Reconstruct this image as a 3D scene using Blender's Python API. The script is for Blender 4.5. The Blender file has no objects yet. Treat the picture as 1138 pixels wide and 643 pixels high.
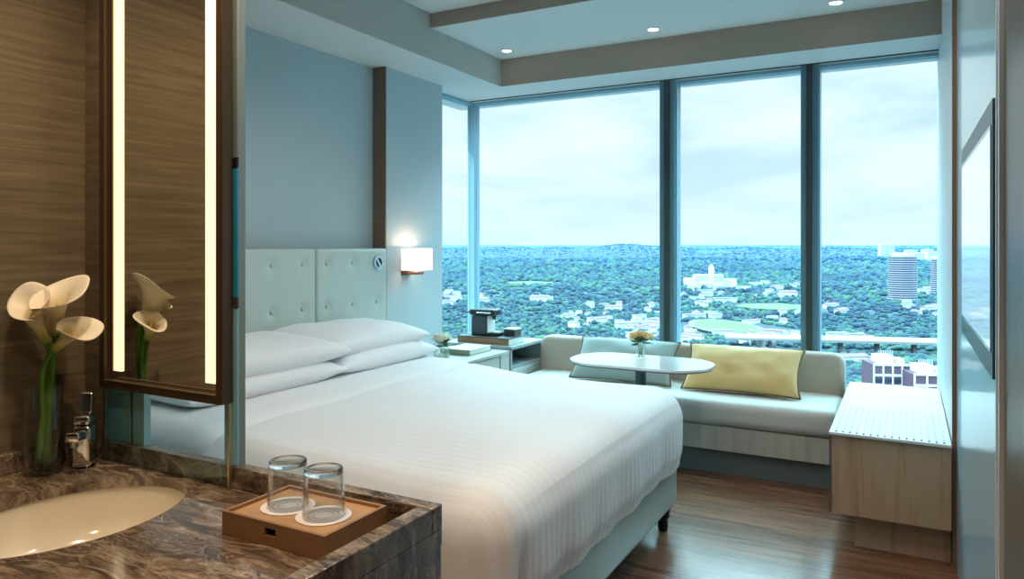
import bpy, bmesh, math, random
import numpy as np
from mathutils import Vector, Matrix, noise
random.seed(7)
PI = math.pi
C = bpy.context.scene.collection

# ------------------------------------------------------------------ camera
CAMH = 1.4
YAW = math.radians(28.5)
FPX = 808.0
cd = bpy.data.cameras.new('camera'); cam = bpy.data.objects.new('camera', cd); C.objects.link(cam)
cam.location = (0, 0, CAMH); cam.rotation_euler = (PI/2, 0, YAW)
cd.sensor_width = 36; cd.lens = FPX/1138*36; cd.shift_y = -(321.5-272)/1138
cd.clip_start = .05; cd.clip_end = 60000
bpy.context.scene.camera = cam
FW = Vector((-math.sin(YAW), math.cos(YAW), 0)); RT = Vector((math.cos(YAW), math.sin(YAW), 0))
def land(px, d, z=-100.0):
    """ground point seen in bearing px at forward distance d"""
    p = FW*d + RT*(d*(px-569)/FPX); return Vector((p.x, p.y, z))

# ------------------------------------------------------------------ materials
def newmat(name):
    m = bpy.data.materials.new(name); m.use_nodes = True
    nt = m.node_tree; b = nt.nodes.get('Principled BSDF')
    return m, nt, b
def setc(s, c): s.default_value = (c[0], c[1], c[2], 1)
def mat(name, col, rough=.5, metal=0, coat=0, emis=None, estr=0, bump=None, trans=0, ior=1.45, sheen=0, vary=None):
    m, nt, b = newmat(name)
    setc(b.inputs['Base Color'], col); b.inputs['Roughness'].default_value = rough
    b.inputs['Metallic'].default_value = metal; b.inputs['Coat Weight'].default_value = coat
    b.inputs['Transmission Weight'].default_value = trans; b.inputs['IOR'].default_value = ior
    b.inputs['Sheen Weight'].default_value = sheen
    if emis: setc(b.inputs['Emission Color'], emis); b.inputs['Emission Strength'].default_value = estr
    tc = nt.nodes.new('ShaderNodeTexCoord')
    if bump:
        n = nt.nodes.new('ShaderNodeTexNoise'); n.inputs['Scale'].default_value = bump[0]; n.inputs['Detail'].default_value = 4
        bp = nt.nodes.new('ShaderNodeBump'); bp.inputs['Strength'].default_value = bump[1]; bp.inputs['Distance'].default_value = .01
        nt.links.new(tc.outputs['Object'], n.inputs['Vector']); nt.links.new(n.outputs['Fac'], bp.inputs['Height']); nt.links.new(bp.outputs['Normal'], b.inputs['Normal'])
    if vary:
        n = nt.nodes.new('ShaderNodeTexNoise'); n.inputs['Scale'].default_value = vary[0]; n.inputs['Detail'].default_value = 5
        mx = nt.nodes.new('ShaderNodeMix'); mx.data_type = 'RGBA'; setc(mx.inputs[6], col); setc(mx.inputs[7], vary[1])
        nt.links.new(tc.outputs['Object'], n.inputs['Vector']); nt.links.new(n.outputs['Fac'], mx.inputs[0]); nt.links.new(mx.outputs[2], b.inputs['Base Color'])
    return m
def ramp(nt, pts):
    r = nt.nodes.new('ShaderNodeValToRGB'); e = r.color_ramp.elements
    while len(e) < len(pts): e.new(.5)
    for i, (p, c) in enumerate(pts): e[i].position = p; e[i].color = (c[0], c[1], c[2], 1)
    return r
def mapping(nt, scale, rot=(0,0,0), coord='Object'):
    tc = nt.nodes.new('ShaderNodeTexCoord'); mp = nt.nodes.new('ShaderNodeMapping')
    mp.inputs['Scale'].default_value = scale; mp.inputs['Rotation'].default_value = rot
    nt.links.new(tc.outputs[coord], mp.inputs['Vector']); return mp
def woodmat(name, c1, c2, scale=(1,1,12), rough=.45, coat=0, detail=6, c3=None, nscale=3.0, lo=.3, hi=.7):
    m, nt, b = newmat(name)
    mp = mapping(nt, scale)
    n = nt.nodes.new('ShaderNodeTexNoise'); n.inputs['Scale'].default_value = nscale; n.inputs['Detail'].default_value = detail; n.inputs['Distortion'].default_value = .4
    nt.links.new(mp.outputs[0], n.inputs['Vector'])
    pts = [(lo, c1), (hi, c2)]
    if c3: pts = [(lo, c1), ((lo+hi)/2, c2), (hi, c3)]
    r = ramp(nt, pts); nt.links.new(n.outputs['Fac'], r.inputs[0]); nt.links.new(r.outputs[0], b.inputs['Base Color'])
    b.inputs['Roughness'].default_value = rough; b.inputs['Coat Weight'].default_value = coat
    bp = nt.nodes.new('ShaderNodeBump'); bp.inputs['Strength'].default_value = .15; bp.inputs['Distance'].default_value = .002
    nt.links.new(n.outputs['Fac'], bp.inputs['Height']); nt.links.new(bp.outputs['Normal'], b.inputs['Normal'])
    return m

M = {}
M['paint'] = mat('white_paint', (.70,.71,.70), .55)
M['ceil'] = mat('ceiling_paint', (.74,.75,.74), .6)
M['trim8'] = mat('shaded_soffit_paint', (.50,.50,.47), .6)  # ceiling white with this face's shade put into the colour
M['beam'] = mat('warm_lit_paint', (.42,.33,.27), .6)  # warm room light painted into the faces turned away from the window
def wallpaper():
    m, nt, b = newmat('blue_grey_wallcovering')
    mp = mapping(nt, (1, 60, .6))
    n = nt.nodes.new('ShaderNodeTexNoise'); n.inputs['Scale'].default_value = 2; n.inputs['Detail'].default_value = 5
    nt.links.new(mp.outputs[0], n.inputs['Vector'])
    r = ramp(nt, [(.3, (.43,.53,.56)), (.7, (.465,.56,.59))]); nt.links.new(n.outputs['Fac'], r.inputs[0]); nt.links.new(r.outputs[0], b.inputs['Base Color'])
    b.inputs['Roughness'].default_value = .6
    return m
M['wallpaper'] = wallpaper()
M['reveal'] = mat('warm_lit_reveal', (.20,.125,.085), .5)  # brown holds the warm interior light falling on these white faces
M['gloss'] = mat('blue_grey_lacquer', (.42,.65,.76), .25, coat=.4)
M['sheer'] = mat('pale_reveal', (.70,.76,.78), .4)
M['trimlt'] = mat('pale_trim', (.62,.68,.70), .35)
M['frame'] = mat('blue_grey_aluminium', (.12,.25,.32), .35)
M['framelt'] = mat('light_aluminium', (.22,.38,.47), .35)
M['duvetmat'] = None
def duvetmat():
    m, nt, b = newmat('white_striped_cotton')
    tc = nt.nodes.new('ShaderNodeTexCoord'); sp = nt.nodes.new('ShaderNodeSeparateXYZ'); nt.links.new(tc.outputs['Object'], sp.inputs[0])
    ml = nt.nodes.new('ShaderNodeMath'); ml.operation = 'MULTIPLY'; ml.inputs[1].default_value = 2*PI/.042; nt.links.new(sp.outputs[1], ml.inputs[0])
    sn = nt.nodes.new('ShaderNodeMath'); sn.operation = 'SINE'; nt.links.new(ml.outputs[0], sn.inputs[0])
    mr = nt.nodes.new('ShaderNodeMapRange'); mr.inputs[1].default_value = -.4; mr.inputs[2].default_value = .4; nt.links.new(sn.outputs[0], mr.inputs[0])
    mx = nt.nodes.new('ShaderNodeMix'); mx.data_type = 'RGBA'; setc(mx.inputs[6], (.785,.79,.79)); setc(mx.inputs[7], (.81,.815,.815)); nt.links.new(mr.outputs[0], mx.inputs[0]); nt.links.new(mx.outputs[2], b.inputs['Base Color'])
    r2 = nt.nodes.new('ShaderNodeMapRange'); r2.inputs[3].default_value = .45; r2.inputs[4].default_value = .75; nt.links.new(mr.outputs[0], r2.inputs[0]); nt.links.new(r2.outputs[0], b.inputs['Roughness'])
    b.inputs['Sheen Weight'].default_value = .15
    bp = nt.nodes.new('ShaderNodeBump'); bp.inputs['Strength'].default_value = .16; bp.inputs['Distance'].default_value = .003
    nt.links.new(mr.outputs[0], bp.inputs['Height']); nt.links.new(bp.outputs['Normal'], b.inputs['Normal'])
    return m
M['duvet'] = duvetmat()
M['pillow'] = mat('white_pillow_cotton', (.80,.80,.81), .7, sheen=.1, bump=(9,.25))
M['base'] = mat('sage_leather', (.36,.45,.42), .38, coat=.2, bump=(60,.05))
M['headb'] = mat('pale_sage_leather', (.52,.60,.55), .38, coat=.2, bump=(50,.04))
M['btn'] = mat('sage_button', (.42,.50,.47), .4)
M['seam'] = mat('dark_seam', (.16,.15,.11), .6)
M['chrome'] = mat('polished_chrome', (.85,.85,.85), .06, metal=1)
M['steel'] = mat('brushed_steel', (.60,.60,.60), .25, metal=1)
M['black'] = mat('black_plastic', (.012,.016,.02), .3)
M['dark'] = mat('dark_grey_plastic', (.05,.06,.065), .4)
M['blackrub'] = mat('black_rubber', (.01,.01,.012), .5)
M['bronze'] = mat('dark_bronze_metal', (.10,.065,.04), .35, metal=.6)
M['bronzelt'] = mat('gold_bronze_edge', (.50,.38,.24), .3, metal=.8)
M['tile'] = woodmat('brown_vein_tile', (.070,.052,.034), (.125,.096,.064), (1.2,1.2,26), .38, c3=(.165,.13,.09), nscale=2.2)
def tilemat():
    m, nt, b = newmat('brown_vein_stone_tile')
    mp = mapping(nt, (.9,.9,24), (math.radians(1.5),0,0))
    n = nt.nodes.new('ShaderNodeTexNoise'); n.inputs['Scale'].default_value = 3; n.inputs['Detail'].default_value = 9; n.inputs['Distortion'].default_value = .5; n.inputs['Roughness'].default_value = .65
    nt.links.new(mp.outputs[0], n.inputs['Vector'])
    r = ramp(nt, [(.30, (.105,.082,.050)), (.52, (.170,.135,.085)), (.66, (.215,.175,.115)), (.78, (.34,.30,.22))]); nt.links.new(n.outputs['Fac'], r.inputs[0])
    nt.links.new(r.outputs[0], b.inputs['Base Color']); b.inputs['Roughness'].default_value = .4
    return m
M['tile'] = tilemat()
M['doorwood'] = woodmat('dark_brown_veneer', (.085,.065,.045), (.14,.11,.075), (14,14,1), .35)
M['oak'] = woodmat('pale_oak_veneer', (.36,.23,.135), (.47,.32,.20), (16,16,.7), .4, c3=(.45,.33,.22), nscale=1.8)
M['oakgrey'] = woodmat('washed_oak_veneer', (.40,.39,.34), (.50,.48,.42), (14,14,.8), .4, c3=(.55,.53,.47), nscale=1.8)
M['nightst'] = woodmat('pale_grey_oak', (.42,.45,.43), (.52,.54,.51), (1.5,14,14), .35)
M['niche'] = mat('grey_lacquer', (.30,.36,.37), .35)
M['walnut'] = woodmat('warm_walnut', (.20,.10,.045), (.29,.15,.07), (1.2,14,14), .4, c3=(.33,.18,.09), nscale=2.5)
M['walnutlt'] = woodmat('honey_wood', (.40,.23,.10), (.50,.30,.14), (1.5,18,18), .4, nscale=2.5)
M['counterwhite'] = mat('white_solid_surface', (.72,.73,.74), .3, coat=.2)
M['slatgrey'] = mat('pale_grey_slat', (.50,.55,.58), .4)
M['slot'] = mat('slot_shadow', (.03,.035,.04), .8)
M['tabletop'] = mat('white_gloss_laminate', (.80,.80,.82), .06, coat=.6)
M['tableedge'] = mat('dark_table_edge', (.10,.12,.13), .4)
M['pedestal'] = mat('dark_teal_metal', (.05,.08,.09), .35, metal=.4)
M['sofaseat'] = mat('cream_upholstery', (.60,.60,.55), .75, sheen=.2, bump=(90,.1))
M['sofaback'] = mat('warm_grey_upholstery', (.42,.36,.29), .8, sheen=.2, bump=(90,.1))
M['kick'] = mat('grey_green_plinth', (.13,.16,.16), .45)
M['yellow'] = mat('mustard_velvet', (.66,.44,.17), .7, sheen=.4, bump=(40,.12))
M['greycush'] = mat('sage_grey_fabric', (.25,.32,.30), .75, sheen=.3, bump=(40,.12))
M['piping'] = mat('brown_piping', (.17,.125,.06), .6)
M['shade'] = mat('lit_lamp_shade', (.9,.85,.8), .6, emis=(1,.84,.72), estr=.85)
M['sconcewood'] = mat('sconce_brown', (.14,.075,.055), .4)
M['led'] = mat('warm_led_strip', (.9,.85,.7), .4, emis=(1,.83,.52), estr=1.0)
M['ledrim'] = mat('gold_led_edge', (.9,.7,.45), .4, emis=(1,.62,.25), estr=.75)
M['lens'] = mat('lit_downlight_lens', (1,1,1), .4, emis=(1,.97,.9), estr=6)
M['whitemetal'] = mat('white_metal', (.8,.8,.8), .35)
M['mirror'] = mat('mirror_silver', (.90,.91,.88), .015, metal=1)
M['reflgreen'] = mat('grey_green_reflection', (.20,.27,.27), .35, coat=.3)
M['reflblue'] = mat('blue_reflection_paint', (.03,.30,.52), .3, coat=.3)
M['panelteal'] = mat('teal_panel', (.24,.56,.70), .3, coat=.3)
M['panelteal2'] = mat('pale_teal_panel', (.32,.55,.60), .3, coat=.3)
M['glassm'] = mat('clear_glass', (1,1,1), 0, trans=1, ior=1.46)
M['porcelain'] = mat('cream_porcelain', (.74,.68,.55), .12, coat=.5)
M['paper'] = mat('white_paper_coaster', (.78,.76,.74), .7)
M['paperline'] = mat('grey_print', (.42,.40,.38), .7)
M['screen'] = mat('glowing_tv_glass', (.01,.012,.014), .12, coat=.6, ior=2.0, emis=(.66,.88,1.0), estr=.62)  # emission added in place of the bright window reflection
M['stem'] = mat('calla_stem_green', (.035,.13,.012), .4, vary=(30,(.11,.26,.03)))
M['spadix'] = mat('yellow_spadix', (.7,.45,.05), .6)
def callamat():
    m, nt, b = newmat('cream_calla_petal')
    g = nt.nodes.new('ShaderNodeAttribute'); g.attribute_name = 'along'
    r = ramp(nt, [(0, (.20,.30,.04)), (.28, (.62,.58,.20)), (.6, (.82,.74,.52)), (1, (.86,.80,.66))])
    nt.links.new(g.outputs['Fac'], r.inputs[0]); nt.links.new(r.outputs[0], b.inputs['Base Color'])
    b.inputs['Roughness'].default_value = .5; b.inputs['Subsurface Weight'].default_value = .15; b.inputs['Subsurface Radius'].default_value = (.01,.008,.005)
    return m
M['calla'] = callamat()
M['leaf'] = mat('dark_green_leaf', (.03,.10,.04), .45, vary=(40,(.08,.2,.06)))
M['whitepetal'] = mat('white_petal', (.78,.80,.68), .6)
M['orangepetal'] = mat('apricot_petal', (.74,.48,.16), .6, vary=(14,(.80,.72,.40)))
M['bookpage'] = mat('book_pages', (.72,.70,.62), .7)
M['bookcover'] = mat('sage_book_cover', (.25,.30,.22), .5)
M['bookcoverlt'] = mat('cream_book_cover', (.70,.72,.68), .4)
def marblemat():
    m, nt, b = newmat('brown_emperador_marble'); L = nt.links
    mp = mapping(nt, (.8,2.6,1.2), (0,0,.35))
    def noi(sc, det, dist=0, ro=.5, vec=None):
        n = nt.nodes.new('ShaderNodeTexNoise'); n.inputs['Scale'].default_value = sc; n.inputs['Detail'].default_value = det; n.inputs['Distortion'].default_value = dist; n.inputs['Roughness'].default_value = ro
        L.new((vec or mp.outputs[0]), n.inputs['Vector']); return n
    w = noi(3.2, 5, .6); sc = nt.nodes.new('ShaderNodeVectorMath'); sc.operation = 'MULTIPLY_ADD'; sc.inputs[1].default_value = (.42,.42,.42)
    L.new(w.outputs['Color'], sc.inputs[0]); L.new(mp.outputs[0], sc.inputs[2])
    base = noi(13, 10, .8, .68, sc.outputs[0])
    r1 = ramp(nt, [(.32, (.030,.020,.014)), (.44, (.090,.060,.040)), (.55, (.20,.145,.098)), (.68, (.42,.33,.24))]); L.new(base.outputs['Fac'], r1.inputs[0])
    def vein(scale, th, amp):
        v = nt.nodes.new('ShaderNodeTexVoronoi'); v.feature = 'DISTANCE_TO_EDGE'; v.inputs['Scale'].default_value = scale; L.new(sc.outputs[0], v.inputs['Vector'])
        q = nt.nodes.new('ShaderNodeMapRange'); q.inputs[1].default_value = 0; q.inputs[2].default_value = th; q.inputs[3].default_value = amp; q.inputs[4].default_value = 0; L.new(v.outputs['Distance'], q.inputs[0]); return q
    v1 = vein(8, .022, .7); v2 = vein(22, .045, .5)
    mk = noi(4, 3); rk = ramp(nt, [(.42, (0,0,0)), (.60, (1,1,1))]); L.new(mk.outputs['Fac'], rk.inputs[0])
    mxm = nt.nodes.new('ShaderNodeMath'); mxm.operation = 'MAXIMUM'; L.new(v1.outputs[0], mxm.inputs[0]); L.new(v2.outputs[0], mxm.inputs[1])
    mu = nt.nodes.new('ShaderNodeMath'); mu.operation = 'MULTIPLY'; L.new(mxm.outputs[0], mu.inputs[0]); L.new(rk.outputs[0], mu.inputs[1])
    mx = nt.nodes.new('ShaderNodeMix'); mx.data_type = 'RGBA'; L.new(mu.outputs[0], mx.inputs[0]); L.new(r1.outputs[0], mx.inputs[6]); setc(mx.inputs[7], (.46,.39,.31))
    L.new(mx.outputs[2], b.inputs['Base Color']); b.inputs['Roughness'].default_value = .14; b.inputs['Coat Weight'].default_value = .3
    return m
M['marble'] = marblemat()
def floormat():
    m, nt, b = newmat('reddish_brown_plank_floor')
    mp = mapping(nt, (1,1,1))
    br = nt.nodes.new('ShaderNodeTexBrick'); br.inputs['Scale'].default_value = 1; br.inputs['Brick Width'].default_value = 1.1; br.inputs['Row Height'].default_value = .13
    br.inputs['Mortar Size'].default_value = .0015; br.offset = .37; br.inputs['Bias'].default_value = 0
    setc(br.inputs['Color1'], (0,0,0)); setc(br.inputs['Color2'], (1,1,1)); setc(br.inputs['Mortar'], (.0,.0,.0))
    nt.links.new(mp.outputs[0], br.inputs['Vector'])
    mp2 = mapping(nt, (1.4,16,1))
    n = nt.nodes.new('ShaderNodeTexNoise'); n.inputs['Scale'].default_value = 2; n.inputs['Detail'].default_value = 8; n.inputs['Distortion'].default_value = .6
    nt.links.new(mp2.outputs[0], n.inputs['Vector'])
    ad = nt.nodes.new('ShaderNodeMath'); ad.operation = 'MULTIPLY_ADD'; ad.inputs[1].default_value = .22; nt.links.new(br.outputs['Color'], ad.inputs[0]); nt.links.new(n.outputs['Fac'], ad.inputs[2])
    r = ramp(nt, [(.35, (.085,.036,.020)), (.55, (.165,.074,.040)), (.72, (.235,.112,.062)), (.9, (.28,.15,.09))]); nt.links.new(ad.outputs[0], r.inputs[0])
    nt.links.new(r.outputs[0], b.inputs['Base Color']); b.inputs['Roughness'].default_value = .24; b.inputs['Coat Weight'].default_value = .35; b.inputs['Coat Roughness'].default_value = .18
    bp = nt.nodes.new('ShaderNodeBump'); bp.inputs['Strength'].default_value = .2; bp.inputs['Distance'].default_value = .002
    nt.links.new(n.outputs['Fac'], bp.inputs['Height']); nt.links.new(bp.outputs['Normal'], b.inputs['Normal'])
    return m
M['floor'] = floormat()
def panemat(name, tint, refl=.02, power=5, gain=.8):
    m, nt, b = newmat(name); nt.nodes.remove(b)
    out = nt.nodes['Material Output']
    t = nt.nodes.new('ShaderNodeBsdfTransparent'); setc(t.inputs[0], tint)
    g = nt.nodes.new('ShaderNodeBsdfGlossy'); g.inputs['Roughness'].default_value = .0
    lw = nt.nodes.new('ShaderNodeLayerWeight'); lw.inputs[0].default_value = .5
    pw = nt.nodes.new('ShaderNodeMath'); pw.operation = 'POWER'; pw.inputs[1].default_value = power; nt.links.new(lw.outputs['Facing'], pw.inputs[0])
    ml = nt.nodes.new('ShaderNodeMath'); ml.operation = 'MULTIPLY_ADD'; ml.inputs[1].default_value = gain; ml.inputs[2].default_value = refl; nt.links.new(pw.outputs[0], ml.inputs[0])
    mx = nt.nodes.new('ShaderNodeMixShader'); nt.links.new(ml.outputs[0], mx.inputs[0]); nt.links.new(t.outputs[0], mx.inputs[1]); nt.links.new(g.outputs[0], mx.inputs[2])
    nt.links.new(mx.outputs[0], out.inputs[0]); return m
M['pane'] = panemat('tinted_window_glass', (.88,.98,1.0), .01)
M['partglass'] = panemat('partition_glass', (.90,.97,.98), .02)
M['thin'] = panemat('thin_clear_glass', (.98,.992,.99), .05, 2.2, .8)

# ------------------------------------------------------------------ mesh helpers
def B(): return bmesh.new()
def _tag(o, label=None, cat=None, group=None, kind=None):
    if label: o['label'] = label
    if cat: o['category'] = cat
    if group: o['group'] = group
    if kind: o['kind'] = kind
    return o
def wloc(p):
    v = Vector((0,0,0))
    while p: v += p.location; p = p.parent
    return v
def obj(name, bm, m, parent=None, origin=None, smooth=False, ang=None, sub=0, solid=0, bev=0):
    off = wloc(parent) if parent else Vector((0,0,0))
    if origin is not None: off = Vector(origin)
    bmesh.ops.translate(bm, verts=bm.verts, vec=-off)
    bmesh.ops.remove_doubles(bm, verts=bm.verts, dist=1e-5) if len(bm.verts) < 3000 else None
    bmesh.ops.recalc_face_normals(bm, faces=bm.faces)
    me = bpy.data.meshes.new(name); bm.to_mesh(me); bm.free()
    for mm in (m if isinstance(m, (list, tuple)) else [m]): me.materials.append(mm)
    o = bpy.data.objects.new(name, me); C.objects.link(o)
    if parent:
        o.parent = parent
        if origin is not None: o.location = Vector(origin)-wloc(parent)
    elif origin is not None: o.location = origin
    if solid:
        s = o.modifiers.new('solid', 'SOLIDIFY'); s.thickness = solid; s.offset = 0
    if bev:
        s = o.modifiers.new('bevel', 'BEVEL'); s.width = bev; s.segments = 3; s.limit_method = 'ANGLE'; s.angle_limit = math.radians(40)
    if sub:
        s = o.modifiers.new('sub', 'SUBSURF'); s.levels = sub; s.render_levels = sub
    if smooth or bev:
        for p in me.polygons: p.use_smooth = True
        if not smooth or ang:
            try: me.set_sharp_from_angle(angle=math.radians(ang or 35))
            except Exception: pass
    return o
def thing(name, loc, label, cat, group=None):
    o = bpy.data.objects.new(name, None); o.empty_display_size = .1; C.objects.link(o); o.location = loc
    return _tag(o, label, cat, group)
def dup(root, loc, label=None, rotz=None):
    r = root.copy(); C.objects.link(r); r.location = loc
    if rotz is not None: r.rotation_euler = (0,0,rotz)
    if label: r['label'] = label
    for ch in list(root.children):
        c = ch.copy(); C.objects.link(c); c.parent = r
        for g in ch.children:
            d = g.copy(); C.objects.link(d); d.parent = c
    return r
def box(bm, x0, x1, y0, y1, z0, z1, mi=0):
    vs = [bm.verts.new(p) for p in ((x0,y0,z0),(x1,y0,z0),(x1,y1,z0),(x0,y1,z0),(x0,y0,z1),(x1,y0,z1),(x1,y1,z1),(x0,y1,z1))]
    for f in ((0,3,2,1),(4,5,6,7),(0,1,5,4),(1,2,6,5),(2,3,7,6),(3,0,4,7)):
        fc = bm.faces.new([vs[i] for i in f]); fc.material_index = mi
    return bm
def bx(*a, mi=0): return box(B(), *a, mi=mi)
def lathe(bm, prof, c=(0,0,0), n=40, sx=1, sy=1, mi=0):
    rings = []
    for r, z in prof:
        if r < 1e-6: rings.append([bm.verts.new((c[0], c[1], c[2]+z))])
        else: rings.append([bm.verts.new((c[0]+sx*r*math.cos(2*PI*i/n), c[1]+sy*r*math.sin(2*PI*i/n), c[2]+z)) for i in range(n)])
    for a, b in zip(rings, rings[1:]):
        for i in range(n):
            j = (i+1) % n
            if len(a) == 1 and len(b) == 1: continue
            if len(a) == 1: f = bm.faces.new((a[0], b[i], b[j]))
            elif len(b) == 1: f = bm.faces.new((a[i], a[j], b[0]))
            else: f = bm.faces.new((a[i], a[j], b[j], b[i]))
            f.material_index = mi
    return bm
def tube(bm, pts, rad, n=10, mi=0, cap=True):
    pts = [Vector(p) for p in pts]; rings = []
    up = Vector((0,0,1)); prev = None
    for i, p in enumerate(pts):
        d = (pts[min(i+1, len(pts)-1)]-pts[max(i-1, 0)]).normalized()
        a = prev if prev is not None else (up.cross(d) if abs(d.z) < .95 else Vector((1,0,0)))
        a = (a - d*a.dot(d)).normalized(); prev = a; b = d.cross(a)
        r = rad[i] if isinstance(rad, (list, tuple)) else rad
        rings.append([bm.verts.new(p+(a*math.cos(2*PI*k/n)+b*math.sin(2*PI*k/n))*r) for k in range(n)])
    for r1, r2 in zip(rings, rings[1:]):
        for k in range(n):
            f = bm.faces.new((r1[k], r1[(k+1)%n], r2[(k+1)%n], r2[k])); f.material_index = mi
    if cap:
        bm.faces.new(rings[0][::-1]); bm.faces.new(rings[-1])
    return bm
def bez(p0, p1, p2, p3, n=12):
    p0, p1, p2, p3 = map(Vector, (p0, p1, p2, p3)); o = []
    for i in range(n+1):
        t = i/n; o.append(p0*(1-t)**3+p1*3*t*(1-t)**2+p2*3*t*t*(1-t)+p3*t**3)
    return o
def struct(name, bm, m, **k): return _tag(obj(name, bm, m, **k), kind='structure')
def ss(a, b, x): t = max(0, min(1, (x-a)/(b-a))); return t*t*(3-2*t)
def rbox(x0, x1, y0, y1, z0, z1, r, n=(40,40,12), fn=None, bottom=True):
    """rounded soft box on a dense grid, optional displacement fn(p, n)->p"""
    bm = B(); vmap = {}
    nx, ny, nz = n
    def V(i, j, k):
        key = (i, j, k)
        if key in vmap: return vmap[key]
        p = Vector((x0+(x1-x0)*i/nx, y0+(y1-y0)*j/ny, z0+(z1-z0)*k/nz))
        q = Vector((min(max(p.x, x0+r), x1-r), min(max(p.y, y0+r), y1-r), min(max(p.z, z0+(r if bottom else 0)), z1-r)))
        d = p-q
        nn = d.normalized() if d.length > 1e-7 else Vector((0,0,1))
        p = q+nn*r if d.length > 1e-7 else p
        if fn: p = fn(p, nn)
        vmap[key] = bm.verts.new(p); return vmap[key]
    def quad(a, b, c, d):
        try: bm.faces.new((a, b, c, d))
        except ValueError: pass
    for i in range(nx):
        for j in range(ny):
            quad(V(i,j,nz), V(i+1,j,nz), V(i+1,j+1,nz), V(i,j+1,nz))
            if bottom: quad(V(i,j,0), V(i,j+1,0), V(i+1,j+1,0), V(i+1,j,0))
    for i in range(nx):
        for k in range(nz):
            quad(V(i,0,k), V(i+1,0,k), V(i+1,0,k+1), V(i,0,k+1)); quad(V(i,ny,k), V(i,ny,k+1), V(i+1,ny,k+1), V(i+1,ny,k))
    for j in range(ny):
        for k in range(nz):
            quad(V(0,j,k), V(0,j,k+1), V(0,j+1,k+1), V(0,j+1,k)); quad(V(nx,j,k), V(nx,j+1,k), V(nx,j+1,k+1), V(nx,j,k+1))
    return bm
def poly_extrude(bm, pts, z0, z1, mi=0, mtop=None):
    a = [bm.verts.new((x, y, z0)) for x, y in pts]; b = [bm.verts.new((x, y, z1)) for x, y in pts]; n = len(pts)
    bm.faces.new(a[::-1]).material_index = mi; bm.faces.new(b).material_index = mi if mtop is None else mtop
    for i in range(n): bm.faces.new((a[i], a[(i+1)%n], b[(i+1)%n], b[i])).material_index = mi
    return bm
def rrect(cx, cy, w, d, r, n=10):
    pts = []
    for sx, sy, a0 in ((1,1,0),(-1,1,90),(-1,-1,180),(1,-1,270)):
        for i in range(n+1):
            a = math.radians(a0+90*i/n); pts.append((cx+sx*(w/2-r)+r*math.cos(a), cy+sy*(d/2-r)+r*math.sin(a)))
    return pts

# ================================================================== ROOM SHELL
XL, XP, XREC, XR, XR2, YW = -3.24, -3.08, -3.187, .19, .175, 5.30
struct('floor', bx(-3.5, .6, -1.8, 5.5, -.12, 0), M['floor'])
# headboard wall: recessed field + pilaster that carries the sconce
struct('wall_left', bx(-3.5, XREC, 1.17, 3.888, 0, 2.60), M['wallpaper'])
struct('trim_1', bx(-3.5, XP, 3.90, 4.57, 0, 2.60), M['wallpaper'])
struct('trim_2', bx(-3.5, XP-.001, 3.888, 3.8995, 0, 2.60), M['reveal'])
struct('wall_right', bx(XR, .5, 1.99, 3.68, 0, 2.95), M['gloss'])
struct('wall_right_window', bx(XR2, .5, 3.70, 5.5, 0, 2.95), M['sheer'])
struct('trim_3', bx(XR2-.002, .5, 3.68, 3.6995, 0, 2.95), M['reveal'])
struct('wall_right_entry', bx(XR+.004, .5, -1.8, 1.975, 0, 2.95), M['doorwood'])
struct('trim_4', bx(XR-.006, .5, 1.976, 1.9895, 0, 2.95), M['trimlt'])
for i, y in enumerate((2.065,)):
    struct('trim_5', bx(XR-.004, XR+.001, y, y+.012, 0, 2.89), M['trimlt'])
struct('wall_entry', bx(-2.0, .5, -1.95, -1.8, 0, 2.95), M['doorwood'])
# bath walls
XBL = -1.85
struct('wall_bath', bx(-2.0, XBL, -1.8, 1.14, 0, 2.5), M['tile'])
struct('wall_bath_end', bx(-3.5, XBL, 1.14, 1.17, 0, 2.9), M['wallpaper'])
# ceilings
struct('ceiling_bath', bx(-2.0, .5, -1.95, 1.135, 2.5, 2.95), M['ceil'])
struct('ceiling', bx(-2.70, .5, 1.135, 3.87, 2.89, 3.05), M['ceil'])
struct('ceiling_tray', bx(-2.70, .5, 3.882, 4.812, 2.80, 3.05), M['ceil'])
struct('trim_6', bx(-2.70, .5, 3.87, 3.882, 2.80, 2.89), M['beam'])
struct('ceiling_soffit_left', bx(-3.5, -2.712, 1.135, 5.5, 2.60, 3.05), M['ceil'])
struct('ceiling_soffit_window', bx(-2.712, .5, 4.812, 5.5, 2.60, 3.05), M['ceil'])
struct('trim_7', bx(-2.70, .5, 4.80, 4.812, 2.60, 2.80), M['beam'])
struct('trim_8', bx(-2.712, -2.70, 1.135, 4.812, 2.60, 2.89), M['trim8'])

# ---------------- window wall
ZS = .40; ZH = 2.56
struct('wall_sill', bx(-3.4, .18, 5.22, 5.5, 0, ZS), M['sheer'])
struct('wall_sill_left', bx(-3.4, -3.12, 4.58, 5.22, 0, ZS), M['sheer'])
def pane_window(name, x0, x1, side=False):
    bm = B(); f = .028
    if not side:
        for a in ((x0, x1, 5.24, 5.32, ZS, ZS+.05), (x0, x1, 5.24, 5.32, ZH+.02, 2.60)): box(bm, *a)
        fr = struct(name, bm, M['framelt'])
        g = obj('window_pane', bx(x0, x1, 5.285, 5.292, ZS+.05, ZH+.02), M['pane'], fr)
    else:
        for a in ((-3.30,-3.22, x0, x1, ZS, ZS+.05), (-3.30,-3.22, x0, x1, ZH+.02, 2.60)): box(bm, *a)
        fr = struct(name, bm, M['framelt'])
        g = obj('window_pane', bx(-3.262,-3.255, x0, x1, ZS+.05, ZH+.02), M['pane'], fr)
    return fr
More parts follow.
